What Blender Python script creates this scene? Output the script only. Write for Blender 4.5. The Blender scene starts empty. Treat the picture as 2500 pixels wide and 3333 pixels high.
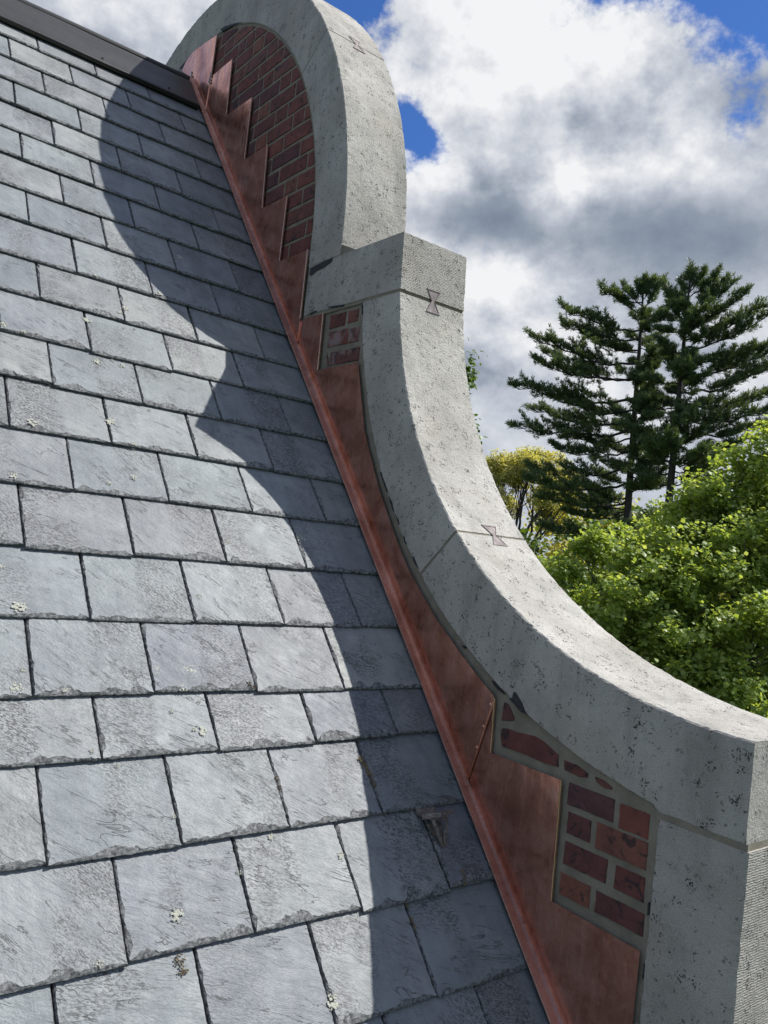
import bpy, math, random
import numpy as np
from mathutils import Vector, Matrix, noise as mnoise

random.seed(11)
np.random.seed(11)
RAD = math.radians
scn = bpy.context.scene
COL = scn.collection

# ------------------------------------------------------------------ camera
CZ = 11.0                                   # camera height above the lawn
cam_d = bpy.data.cameras.new('camera')
cam = bpy.data.objects.new('camera', cam_d)
COL.objects.link(cam)
right = Vector((0.786569, -0.607779, 0.109153))
down = Vector((0.108741, -0.037671, -0.993356))
fwd = Vector((0.607853, 0.793212, 0.036459))
cam.matrix_world = Matrix(((right.x, -down.x, -fwd.x, -1.55),
                           (right.y, -down.y, -fwd.y, 0.0),
                           (right.z, -down.z, -fwd.z, CZ),
                           (0, 0, 0, 1)))
cam_d.sensor_fit = 'VERTICAL'
cam_d.sensor_height = 36.0
cam_d.lens = 2658.29 * 36.0 / 3333.0
cam_d.clip_start = 0.05
cam_d.clip_end = 3000.0
scn.camera = cam

# ------------------------------------------------------------------ sun
SUN_EL, SUN_AZ = RAD(51.0), RAD(-24.3)       # azimuth from +x towards +y
sd = Vector((math.cos(SUN_EL) * math.cos(SUN_AZ), math.cos(SUN_EL) * math.sin(SUN_AZ), math.sin(SUN_EL)))
sun_d = bpy.data.lights.new('sun', 'SUN')
sun_d.energy = 5.0
sun_d.angle = RAD(0.55)
sun_d.color = (1.0, 0.97, 0.925)
sun = bpy.data.objects.new('sun', sun_d)
sun.rotation_euler = (-sd).to_track_quat('-Z', 'Y').to_euler()
sun.location = (20, -10, 40)
COL.objects.link(sun)

# ------------------------------------------------------------------ world
world = bpy.data.worlds.new('World')
scn.world = world
world.use_nodes = True


class NT:
    """small node-tree helper"""
    def __init__(s, tree):
        s.t = tree
        s.n = tree.nodes
        s.l = tree.links

    def node(s, typ, **kw):
        n = s.n.new(typ)
        for k, v in kw.items():
            setattr(n, k, v)
        return n

    def put(s, sock, v):
        if hasattr(v, 'links') or isinstance(v, bpy.types.NodeSocket):
            s.l.new(v, sock)
        else:
            sock.default_value = v

    def m(s, op, a, b=None, c=None, clamp=False):
        n = s.node('ShaderNodeMath', operation=op, use_clamp=clamp)
        s.put(n.inputs[0], a)
        if b is not None:
            s.put(n.inputs[1], b)
        if c is not None:
            s.put(n.inputs[2], c)
        return n.outputs[0]

    def v(s, op, a, b=None):
        n = s.node('ShaderNodeVectorMath', operation=op)
        s.put(n.inputs[0], a)
        if b is not None:
            if op == 'SCALE':
                s.put(n.inputs['Scale'], b)
            else:
                s.put(n.inputs[1], b)
        return n.outputs['Value'] if op in ('DOT_PRODUCT', 'LENGTH') else n.outputs['Vector']

    def noise(s, vec, scale, detail=4, rough=0.55, dist=0.0, out='Fac'):
        n = s.node('ShaderNodeTexNoise')
        s.put(n.inputs['Vector'], vec)
        n.inputs['Scale'].default_value = scale
        n.inputs['Detail'].default_value = detail
        n.inputs['Roughness'].default_value = rough
        n.inputs['Distortion'].default_value = dist
        return n.outputs[out]

    def voro(s, vec, scale, feature='F1', rand=1.0):
        n = s.node('ShaderNodeTexVoronoi', feature=feature)
        s.put(n.inputs['Vector'], vec)
        n.inputs['Scale'].default_value = scale
        n.inputs['Randomness'].default_value = rand
        return n

    def ramp(s, fac, stops, interp='LINEAR'):
        n = s.node('ShaderNodeValToRGB')
        n.color_ramp.interpolation = interp
        e = n.color_ramp.elements
        while len(e) < len(stops):
            e.new(0.5)
        for el, (p, c) in zip(e, stops):
            el.position = p
            el.color = (c, c, c, 1) if isinstance(c, (int, float)) else (c[0], c[1], c[2], 1)
        s.put(n.inputs['Fac'], fac)
        return n.outputs['Color']

    def sstep(s, x, lo, hi, a=0.0, b=1.0):
        n = s.node('ShaderNodeMapRange', interpolation_type='SMOOTHSTEP')
        s.put(n.inputs['Value'], x)
        n.inputs['From Min'].default_value = lo
        n.inputs['From Max'].default_value = hi
        n.inputs['To Min'].default_value = a
        n.inputs['To Max'].default_value = b
        return n.outputs['Result']

    def mix(s, fac, a, b, blend='MIX'):
        n = s.node('ShaderNodeMix', data_type='RGBA', blend_type=blend)
        s.put(n.inputs['Factor'], fac)
        for sock, v in ((n.inputs[6], a), (n.inputs[7], b)):
            if isinstance(v, (tuple, list)):
                v = (v[0], v[1], v[2], 1)
            s.put(sock, v)
        return n.outputs[2]

    def mapping(s, vec, scale=(1, 1, 1), rot=(0, 0, 0), loc=(0, 0, 0)):
        n = s.node('ShaderNodeMapping')
        s.put(n.inputs['Vector'], vec)
        n.inputs['Scale'].default_value = scale
        n.inputs['Rotation'].default_value = rot
        n.inputs['Location'].default_value = loc
        return n.outputs['Vector']

    def bump(s, height, strength, dist, normal=None):
        n = s.node('ShaderNodeBump')
        s.put(n.inputs['Height'], height)
        n.inputs['Strength'].default_value = strength
        n.inputs['Distance'].default_value = dist
        if normal is not None:
            s.l.new(normal, n.inputs['Normal'])
        return n.outputs['Normal']


def build_sky():
    T = NT(world.node_tree)
    T.n.clear()
    out = T.node('ShaderNodeOutputWorld')
    bg = T.node('ShaderNodeBackground')
    T.l.new(bg.outputs[0], out.inputs[0])
    bg.inputs['Strength'].default_value = 0.1
    sky = T.node('ShaderNodeTexSky', sky_type='NISHITA')
    sky.sun_disc = False
    sky.sun_elevation = SUN_EL
    sky.sun_rotation = math.pi / 2 - SUN_AZ
    sky.altitude = 50
    sky.air_density = 1.0
    sky.dust_density = 0.3
    sky.ozone_density = 2.5
    blue = T.mix(1.0, sky.outputs[0], (0.40, 0.66, 1.10), 'MULTIPLY')
    tc = T.node('ShaderNodeTexCoord')
    d = tc.outputs['Generated']
    sep = T.node('ShaderNodeSeparateXYZ')
    T.l.new(d, sep.inputs[0])
    az = T.m('MULTIPLY', T.m('ARCTAN2', sep.outputs[1], sep.outputs[0]), 57.29578)
    el = T.m('MULTIPLY', T.m('ARCSINE', sep.outputs[2]), 57.29578)

    def blob(a0, e0, sa, se, amp, tilt=0.0):
        u = T.m('SUBTRACT', az, a0)
        w = T.m('SUBTRACT', el, e0)
        if tilt:
            c, s_ = math.cos(RAD(tilt)), math.sin(RAD(tilt))
            u, w = (T.m('ADD', T.m('MULTIPLY', u, c), T.m('MULTIPLY', w, s_)),
                    T.m('SUBTRACT', T.m('MULTIPLY', w, c), T.m('MULTIPLY', u, s_)))
        u = T.m('DIVIDE', u, sa)
        w = T.m('DIVIDE', w, se)
        q = T.m('ADD', T.m('MULTIPLY', u, u), T.m('MULTIPLY', w, w))
        return T.m('MULTIPLY', T.m('EXPONENT', T.m('MULTIPLY', q, -1.0)), amp)

    def total(bl):
        r = None
        for b in bl:
            o = blob(*b)
            r = o if r is None else T.m('ADD', r, o)
        return r

    p = T.mapping(d, scale=(1, 1, 1.25), loc=(3.1, 1.7, 0.4))
    off = (sd.x * 0.026, sd.y * 0.026, sd.z * 0.044)
    n1 = T.noise(p, 3.6, 4, 0.50, 0.0)
    m1 = T.noise(p, 7.5, 10, 0.62, 0.0)
    m2 = T.noise(T.v('ADD', p, off), 7.5, 5, 0.58, 0.0)
    fdev = T.m('SUBTRACT', m1, 0.5)
    base = T.m('ADD', T.m('MULTIPLY', T.m('SUBTRACT', n1, 0.5), 0.9), T.m('MULTIPLY', fdev, 1.15))
    # where the sky opens (negative) and where the cloud towers stand (positive)
    dens = T.m('ADD', base, total([
        (59.5, 36.0, 5.0, 4.2, -0.40), (53.4, 27.0, 2.6, 1.2, -0.22, 30), (54.8, 22.0, 1.5, 3.0, -0.20),
        (37.5, 38.4, 7.0, 3.6, -0.44), (30.8, 34.4, 3.4, 1.6, -0.30, 20), (69.5, 26.5, 2.6, 2.0, -0.16),
        (43.5, 29.0, 9.0, 5.2, 0.44), (33.0, 22.5, 9.0, 6.0, 0.44), (48.0, 13.0, 14.0, 7.0, 0.42),
        (78.0, 31.0, 9.0, 7.0, 0.36), (37.0, 9.0, 12.0, 6.0, 0.36), (49.8, 22.0, 2.6, 2.4, 0.26)]))
    alpha = T.sstep(dens, -0.07, 0.08)
    big = total([
        (43.0, 33.0, 9.0, 3.2, 0.34), (51.0, 29.2, 3.6, 3.2, 0.34), (35.5, 26.6, 6.5, 1.7, 0.30, -14),
        (42.5, 24.6, 2.6, 3.0, 0.28), (50.5, 25.2, 2.6, 2.0, 0.20), (49.0, 18.4, 6.0, 2.2, 0.36, -14),
        (30.6, 29.2, 2.6, 2.0, -0.40), (46.0, 27.4, 3.4, 1.8, -0.26), (32.5, 21.2, 10.0, 2.9, -0.52),
        (47.0, 22.2, 5.5, 1.7, -0.40), (45.0, 12.5, 9.0, 4.0, -0.04), (75.0, 31.0, 9.0, 6.0, 0.02)])
    relief = T.m('ADD', T.m('MULTIPLY', T.m('SUBTRACT', m1, m2), 1.7), T.m('MULTIPLY', fdev, 0.15))
    relief = T.m('MULTIPLY', relief, T.sstep(big, -0.40, 0.10, 0.40, 1.0))
    lum = T.m('ADD', T.m('ADD', relief, T.m('MULTIPLY', T.m('SUBTRACT', n1, 0.5), 0.5)), T.m('ADD', big, 0.63))
    cc = T.ramp(lum, [(0.0, (1.45, 1.85, 2.5)), (0.25, (2.35, 2.75, 3.4)), (0.55, (4.5, 4.8, 5.4)), (0.90, (7.5, 7.6, 7.75))])
    col = T.mix(alpha, blue, cc)
    # bright haze along the horizon
    col = T.mix(T.sstep(el, 2.0, 16.0, 0.75, 0.0), col, (4.3, 4.7, 5.4))
    T.l.new(col, bg.inputs['Color'])


build_sky()
scn.view_settings.view_transform = 'Standard'
scn.view_settings.look = 'None'
scn.view_settings.exposure = 0.25
scn.view_settings.gamma = 1.0
scn.view_settings.use_curve_mapping = False
scn.render.engine = 'CYCLES'
scn.cycles.max_bounces = 5
scn.cycles.diffuse_bounces = 3
scn.cycles.glossy_bounces = 3
scn.cycles.transmission_bounces = 2
scn.cycles.caustics_reflective = False
world.cycles.sampling_method = 'MANUAL'
world.cycles.sample_map_resolution = 256

# ------------------------------------------------------------------ helpers
MATS = {}


def new_mat(name):
    m = bpy.data.materials.new(name)
    m.use_nodes = True
    T = NT(m.node_tree)
    b = m.node_tree.nodes['Principled BSDF']
    MATS[name] = m
    return m, T, b


def mesh_of(name, verts, faces, mats, fmat=None, smooth=False):
    me = bpy.data.meshes.new(name)
    me.from_pydata([tuple(v) for v in verts], [], faces)
    for m in mats:
        me.materials.append(MATS[m])
    if fmat is not None:
        me.polygons.foreach_set('material_index', np.asarray(fmat, dtype=np.int32))
    if smooth:
        me.polygons.foreach_set('use_smooth', np.ones(len(me.polygons), dtype=bool))
    me.update()
    return me


def obj(name, me, parent=None, M=None):
    """link a mesh given in world coordinates (or in the frame M) below a thing"""
    o = bpy.data.objects.new(name, me)
    COL.objects.link(o)
    M = M or Matrix.Identity(4)
    if parent is not None:
        o.parent = parent
        o.matrix_basis = parent['_inv'] @ M if False else INV[parent.name] @ M
        INV[o.name] = (WM[parent.name] @ o.matrix_basis).inverted()
        WM[o.name] = WM[parent.name] @ o.matrix_basis
    else:
        o.matrix_basis = M
        WM[o.name] = M.copy()
        INV[o.name] = M.inverted()
    return o


INV, WM = {}, {}


def thing(name, loc, label, cat, group=None):
    o = bpy.data.objects.new(name, None)
    o.empty_display_size = 0.1
    o.location = loc
    COL.objects.link(o)
    WM[o.name] = Matrix.Translation(loc)
    INV[o.name] = Matrix.Translation(-Vector(loc))
    tag(o, label, cat, group)
    return o


def tag(o, label, cat, group=None):
    o['label'] = label
    o['category'] = cat
    if group:
        o['group'] = group


def nz(x, y=0.0, z=0.0):
    return mnoise.noise(Vector((x, y, z)))


def big_mesh(name, V, F, mats):
    """quads from numpy arrays, fast"""
    me = bpy.data.meshes.new(name)
    V = np.asarray(V, dtype=np.float32)
    F = np.asarray(F, dtype=np.int32)
    k = F.shape[1]
    me.vertices.add(len(V))
    me.vertices.foreach_set('co', V.ravel())
    me.loops.add(F.size)
    me.loops.foreach_set('vertex_index', F.ravel())
    me.polygons.add(len(F))
    me.polygons.foreach_set('loop_start', np.arange(0, F.size, k, dtype=np.int32))
    me.polygons.foreach_set('loop_total', np.full(len(F), k, dtype=np.int32))
    for m in mats:
        me.materials.append(MATS[m])
    me.update(calc_edges=True)
    return me


class Geo:
    """collects verts / faces"""
    def __init__(s):
        s.v, s.f, s.m = [], [], []

    def add(s, vs, fs, mi=0):
        b = len(s.v)
        s.v += [tuple(v) for v in vs]
        s.f += [tuple(b + i for i in f) for f in fs]
        s.m += [mi] * len(fs)

    def box(s, c, ax, ay, az, mi=0):
        c, ax, ay, az = Vector(c), Vector(ax), Vector(ay), Vector(az)
        vs = [c + ax * i + ay * j + az * k for i in (-1, 1) for j in (-1, 1) for k in (-1, 1)]
        s.add(vs, [(0, 1, 3, 2), (4, 6, 7, 5), (0, 4, 5, 1), (2, 3, 7, 6), (0, 2, 6, 4), (1, 5, 7, 3)], mi)

    def tube(s, pts, rad, sides=8, cap=True, mi=0):
        rings = []
        n = len(pts)
        pts = [Vector(p) for p in pts]
        ref = Vector((0.13, 0.31, 0.94)).normalized()
        for i in range(n):
            t = (pts[min(i + 1, n - 1)] - pts[max(i - 1, 0)])
            if t.length < 1e-9:
                t = Vector((0, 0, 1))
            t.normalize()
            a = t.cross(ref)
            if a.length < 0.05:
                a = t.cross(Vector((1, 0, 0)))
            a.normalize()
            b = t.cross(a)
            r = rad[i] if hasattr(rad, '__len__') else rad
            rings.append([pts[i] + (a * math.cos(2 * math.pi * k / sides) + b * math.sin(2 * math.pi * k / sides)) * r for k in range(sides)])
        base = len(s.v)
        for rg in rings:
            s.v += [tuple(p) for p in rg]
        for i in range(n - 1):
            for k in range(sides):
                k2 = (k + 1) % sides
                s.f.append((base + i * sides + k, base + i * sides + k2, base + (i + 1) * sides + k2, base + (i + 1) * sides + k))
                s.m.append(mi)
        if cap:
            s.f.append(tuple(base + k for k in range(sides))[::-1])
            s.f.append(tuple(base + (n - 1) * sides + k for k in range(sides)))
            s.m += [mi, mi]

    def mesh(s, name, mats, smooth=False):
        return mesh_of(name, s.v, s.f, mats, s.m, smooth)


# ------------------------------------------------------------------ materials
def m_slate():
    m, T, b = new_mat('slate')
    tc = T.node('ShaderNodeTexCoord')
    oi = T.node('ShaderNodeObjectInfo')
    o = tc.outputs['Object']
    rnd = oi.outputs['Random']
    sh = T.node('ShaderNodeCombineXYZ')
    T.put(sh.inputs[0], T.m('MULTIPLY', rnd, 37.0))
    T.put(sh.inputs[1], T.m('MULTIPLY', rnd, 91.0))
    T.put(sh.inputs[2], T.m('MULTIPLY', rnd, 13.0))
    p = T.v('ADD', o, sh.outputs[0])
    rnd2 = T.m('FRACT', T.m('MULTIPLY', rnd, 17.31))
    rnd3 = T.m('FRACT', T.m('MULTIPLY', rnd, 71.7))
    base = T.ramp(rnd, [(0.0, (0.140, 0.163, 0.182)), (0.14, (0.240, 0.260, 0.264)), (0.28, (0.172, 0.200, 0.210)), (0.42, (0.262, 0.274, 0.264)),
                        (0.54, (0.148, 0.166, 0.190)), (0.68, (0.244, 0.262, 0.264)), (0.80, (0.188, 0.200, 0.210)), (0.9, (0.226, 0.248, 0.256)), (1.0, (0.164, 0.188, 0.200))])
    # broad cloudy tone and rain-washed streaks running down the slate
    cloud = T.noise(p, 8.0, 5, 0.6, 0.6)
    base = T.mix(1.0, base, T.ramp(cloud, [(0.25, (0.66, 0.68, 0.70)), (0.75, (1.26, 1.24, 1.21))]), 'MULTIPLY')
    streak = T.noise(T.mapping(p, scale=(55, 7, 20)), 1.0, 3, 0.6)
    base = T.mix(1.0, base, T.ramp(streak, [(0.3, (0.90, 0.90, 0.91)), (0.7, (1.08, 1.08, 1.07))]), 'MULTIPLY')
    # speckled weathering, stronger on one side of a vertical line under the joint above
    sx = T.node('ShaderNodeSeparateXYZ')
    T.l.new(o, sx.inputs[0])
    side = T.m('MULTIPLY', T.m('SUBTRACT', sx.outputs[0], 0.127), T.m('SUBTRACT', T.m('MULTIPLY', T.m('GREATER_THAN', rnd2, 0.5), 2.0), 1.0))
    side = T.m('ADD', side, T.m('MULTIPLY', T.m('SUBTRACT', T.noise(p, 14, 3), 0.5), 0.06))
    half = T.sstep(side, -0.012, 0.012)
    zone = T.m('MULTIPLY', T.sstep(T.noise(p, 6.0, 3, 0.5, 0.4), 0.32, 0.56), T.m('ADD', T.m('MULTIPLY', half, 0.7), 0.3))
    zone = T.m('MULTIPLY', zone, T.sstep(rnd3, 0.0, 0.75, 0.45, 1.0))
    ang = T.m('ADD', 0.35, T.m('MULTIPLY', rnd2, 0.5))
    rv = T.node('ShaderNodeVectorRotate', rotation_type='Z_AXIS')
    T.put(rv.inputs['Vector'], p)
    T.put(rv.inputs['Angle'], ang)
    pr_ = rv.outputs[0]
    speck = T.sstep(T.noise(T.mapping(pr_, scale=(130, 300, 150)), 1.0, 4, 0.7, 0.5), 0.47, 0.56)
    base = T.mix(T.m('MULTIPLY', T.m('MULTIPLY', speck, zone), 1.0), base, (0.048, 0.049, 0.050))
    # pale mineral bloom and faint scratches that follow the cleavage
    bloom = T.sstep(T.noise(T.mapping(pr_, scale=(24, 80, 30)), 1.0, 5, 0.72), 0.55, 0.75)
    base = T.mix(T.m('MULTIPLY', bloom, 0.40), base, (0.29, 0.30, 0.30))
    line = T.m('ABSOLUTE', T.m('SUBTRACT', T.noise(T.mapping(pr_, scale=(5, 22, 8)), 1.0, 5, 0.6, 0.7), 0.5))
    crack = T.m('MULTIPLY', T.sstep(line, 0.0, 0.013, 1.0, 0.0), T.sstep(T.noise(p, 13, 2), 0.46, 0.58))
    base = T.mix(T.m('MULTIPLY', crack, 0.8), base, (0.045, 0.045, 0.045))
    T.l.new(base, b.inputs['Base Color'])
    T.l.new(T.sstep(T.noise(p, 30, 4, 0.6), 0.2, 0.8, 0.54, 0.70), b.inputs['Roughness'])
    b.inputs['Specular IOR Level'].default_value = 0.85
    h = T.m('ADD', T.noise(T.mapping(pr_, scale=(20, 60, 20)), 1.0, 8, 0.70, 0.5), T.m('MULTIPLY', T.noise(p, 200, 2, 0.6), 0.22))
    h = T.m('SUBTRACT', h, T.m('MULTIPLY', crack, 0.25))
    terr = T.m('SNAP', T.noise(T.mapping(pr_, scale=(7, 16, 9)), 1.0, 5, 0.6, 0.5), 0.08)
    h = T.m('ADD', h, T.m('MULTIPLY', terr, 1.0))
    T.l.new(T.bump(h, 0.75, 0.0046), b.inputs['Normal'])

    m, T, b = new_mat('slate_edge')
    tc = T.node('ShaderNodeTexCoord')
    oi = T.node('ShaderNodeObjectInfo')
    p = T.v('ADD', tc.outputs['Object'], T.v('SCALE', (13.0, 7.0, 3.0), oi.outputs['Random']))
    n = T.noise(p, 110, 5, 0.7, 0.4)
    c = T.ramp(n, [(0.32, (0.040, 0.040, 0.040)), (0.47, (0.140, 0.145, 0.147)), (0.66, (0.32, 0.325, 0.32))])
    T.l.new(c, b.inputs['Base Color'])
    b.inputs['Roughness'].default_value = 0.7
    b.inputs['Specular IOR Level'].default_value = 0.25
    T.l.new(T.bump(T.noise(T.mapping(p, scale=(55, 130, 500)), 1.0, 6, 0.72, 0.6), 1.0, 0.0045), b.inputs['Normal'])


def stone_common(T, b, tooled):
    tc = T.node('ShaderNodeTexCoord')
    p = tc.outputs['Object']
    col = T.ramp(T.noise(p, 5.0, 6, 0.6, 0.3), [(0.25, (0.385, 0.370, 0.338)), (0.55, (0.535, 0.518, 0.476)), (0.8, (0.65, 0.632, 0.585))])
    oi = T.node('ShaderNodeObjectInfo')
    col = T.mix(1.0, col, T.ramp(oi.outputs['Random'], [(0.0, (0.84, 0.83, 0.82)), (0.5, (0.95, 0.945, 0.93)), (1.0, (1.0, 0.99, 0.96))]), 'MULTIPLY')
    grain = T.noise(p, 420, 3, 0.7)
    col = T.mix(1.0, col, T.ramp(grain, [(0.25, (0.62, 0.62, 0.61)), (0.75, (1.32, 1.32, 1.31))]), 'MULTIPLY')
    stain = T.sstep(T.noise(T.mapping(p, scale=(9, 9, 2.0)), 1.0, 6, 0.65, 0.6), 0.48, 0.72)
    col = T.mix(T.m('MULTIPLY', stain, 0.45), col, (0.22, 0.215, 0.195))
    tan = T.sstep(T.noise(p, 3.2, 4, 0.6, 0.4), 0.54, 0.70)
    col = T.mix(T.m('MULTIPLY', tan, 0.30), col, (0.46, 0.40, 0.31))
    # black lichen: little branching clusters
    warp = T.v('SCALE', T.v('SUBTRACT', T.noise(p, 60, 3, 0.6, 0.0, 'Color'), (0.5, 0.5, 0.5)), 0.026)
    pw = T.v('ADD', p, warp)
    vo = T.voro(pw, 24.0)
    pick = T.m('GREATER_THAN', T.v('DOT_PRODUCT', vo.outputs['Color'], (1.0, 0.0, 0.0)), 0.12)
    blot = T.m('MULTIPLY', T.sstep(vo.outputs['Distance'], 0.14, 0.50, 1.0, 0.0), pick)
    dots = T.voro(pw, 165.0)
    dot = T.sstep(dots.outputs['Distance'], 0.30, 0.46, 1.0, 0.0)
    dot = T.m('MULTIPLY', dot, T.m('GREATER_THAN', T.v('DOT_PRODUCT', dots.outputs['Color'], (0.0, 1.0, 0.0)), 0.25))
    lich = T.m('MULTIPLY', T.sstep(blot, 0.25, 0.6), dot)
    vo2 = T.voro(T.v('ADD', pw, (5.2, 1.3, 7.7)), 34.0)
    pick2 = T.m('GREATER_THAN', T.v('DOT_PRODUCT', vo2.outputs['Color'], (0.0, 0.0, 1.0)), 0.22)
    thin = T.sstep(T.m('ABSOLUTE', T.m('SUBTRACT', T.noise(p, 75, 2, 0.5, 1.2), 0.5)), 0.0, 0.035, 1.0, 0.0)
    l2 = T.m('MULTIPLY', T.m('MULTIPLY', T.sstep(vo2.outputs['Distance'], 0.15, 0.42, 1.0, 0.0), pick2), thin)
    vo3 = T.voro(T.v('ADD', p, warp), 75.0)
    fleck = T.m('MULTIPLY', T.sstep(vo3.outputs['Distance'], 0.16, 0.30, 1.0, 0.0), T.m('GREATER_THAN', T.v('DOT_PRODUCT', vo3.outputs['Color'], (1.0, 0.0, 0.0)), 0.68))
    fleck = T.m('MULTIPLY', fleck, T.sstep(T.noise(p, 7.0, 3, 0.6), 0.40, 0.58))
    lich = T.m('MAXIMUM', T.m('MULTIPLY', lich, 0.92), T.m('MAXIMUM', T.m('MULTIPLY', l2, 0.75), T.m('MULTIPLY', fleck, 0.7)), clamp=True)
    col = T.mix(lich, col, (0.035, 0.032, 0.035))
    T.l.new(col, b.inputs['Base Color'])
    b.inputs['Roughness'].default_value = 0.9
    b.inputs['Specular IOR Level'].default_value = 0.2
    h = T.m('ADD', T.m('MULTIPLY', T.noise(p, 130, 5, 0.7, 0.3), 1.0), T.m('MULTIPLY', grain, 0.35))
    h = T.m('ADD', h, T.m('MULTIPLY', T.noise(p, 22, 3, 0.6), 0.8))
    if tooled:
        w = T.node('ShaderNodeTexWave', wave_type='BANDS', bands_direction='Z')
        T.put(w.inputs['Vector'], p)
        w.inputs['Scale'].default_value = 62.0
        w.inputs['Distortion'].default_value = 5.0
        w.inputs['Detail'].default_value = 3.0
        w.inputs['Detail Scale'].default_value = 1.3
        h = T.m('ADD', h, T.m('MULTIPLY', w.outputs['Fac'], 0.26))
    T.l.new(T.bump(h, 1.0, 0.0042), b.inputs['Normal'])


def m_masonry():
    m, T, b = new_mat('stone')
    stone_common(T, b, False)
    m, T, b = new_mat('stone_tooled')
    stone_common(T, b, True)

    m, T, b = new_mat('mortar')
    tc = T.node('ShaderNodeTexCoord')
    p = tc.outputs['Object']
    c = T.ramp(T.noise(p, 14, 6, 0.65), [(0.25, (0.185, 0.168, 0.124)), (0.55, (0.275, 0.252, 0.192)), (0.8, (0.36, 0.335, 0.265))])
    g = T.noise(p, 600, 2, 0.7)
    c = T.mix(1.0, c, T.ramp(g, [(0.3, 0.7), (0.7, 1.25)]), 'MULTIPLY')
    T.l.new(c, b.inputs['Base Color'])
    b.inputs['Roughness'].default_value = 0.95
    T.l.new(T.bump(T.m('ADD', T.noise(p, 180, 5, 0.75), T.m('MULTIPLY', g, 0.4)), 1.0, 0.003), b.inputs['Normal'])

    def brick(name, white):
        m, T, b = new_mat(name)
        tc = T.node('ShaderNodeTexCoord')
        oi = T.node('ShaderNodeObjectInfo')
        r = oi.outputs['Random']
        p = T.v('ADD', tc.outputs['Object'], T.v('SCALE', (31.0, 17.0, 7.0), r))
        c = T.ramp(r, [(0.0, (0.165, 0.056, 0.046)), (0.2, (0.215, 0.072, 0.052)), (0.38, (0.115, 0.046, 0.046)),
                       (0.55, (0.250, 0.100, 0.066)), (0.7, (0.100, 0.048, 0.052)), (0.85, (0.195, 0.064, 0.048)), (1.0, (0.140, 0.050, 0.045))])
        c = T.mix(1.0, c, T.ramp(T.noise(p, 20, 5, 0.65, 0.3), [(0.25, (0.62, 0.62, 0.66)), (0.75, (1.35, 1.28, 1.22))]), 'MULTIPLY')
        soot = T.sstep(T.noise(p, 30, 6, 0.65, 0.9), 0.55, 0.62)
        c = T.mix(T.m('MULTIPLY', soot, 0.75), c, (0.022, 0.022, 0.027))
        if white:
            wsh = T.sstep(T.noise(p, 16, 7, 0.72, 0.3), 0.46, 0.62)
            c = T.mix(T.m('MULTIPLY', wsh, 0.6), c, (0.34, 0.30, 0.29))
        T.l.new(c, b.inputs['Base Color'])
        b.inputs['Roughness'].default_value = 0.82
        T.l.new(T.bump(T.m('ADD', T.noise(p, 55, 6, 0.7), T.m('MULTIPLY', T.noise(p, 350, 2), 0.4)), 1.0, 0.006), b.inputs['Normal'])
    brick('brick', False)
    brick('brick_limewashed', True)


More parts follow.
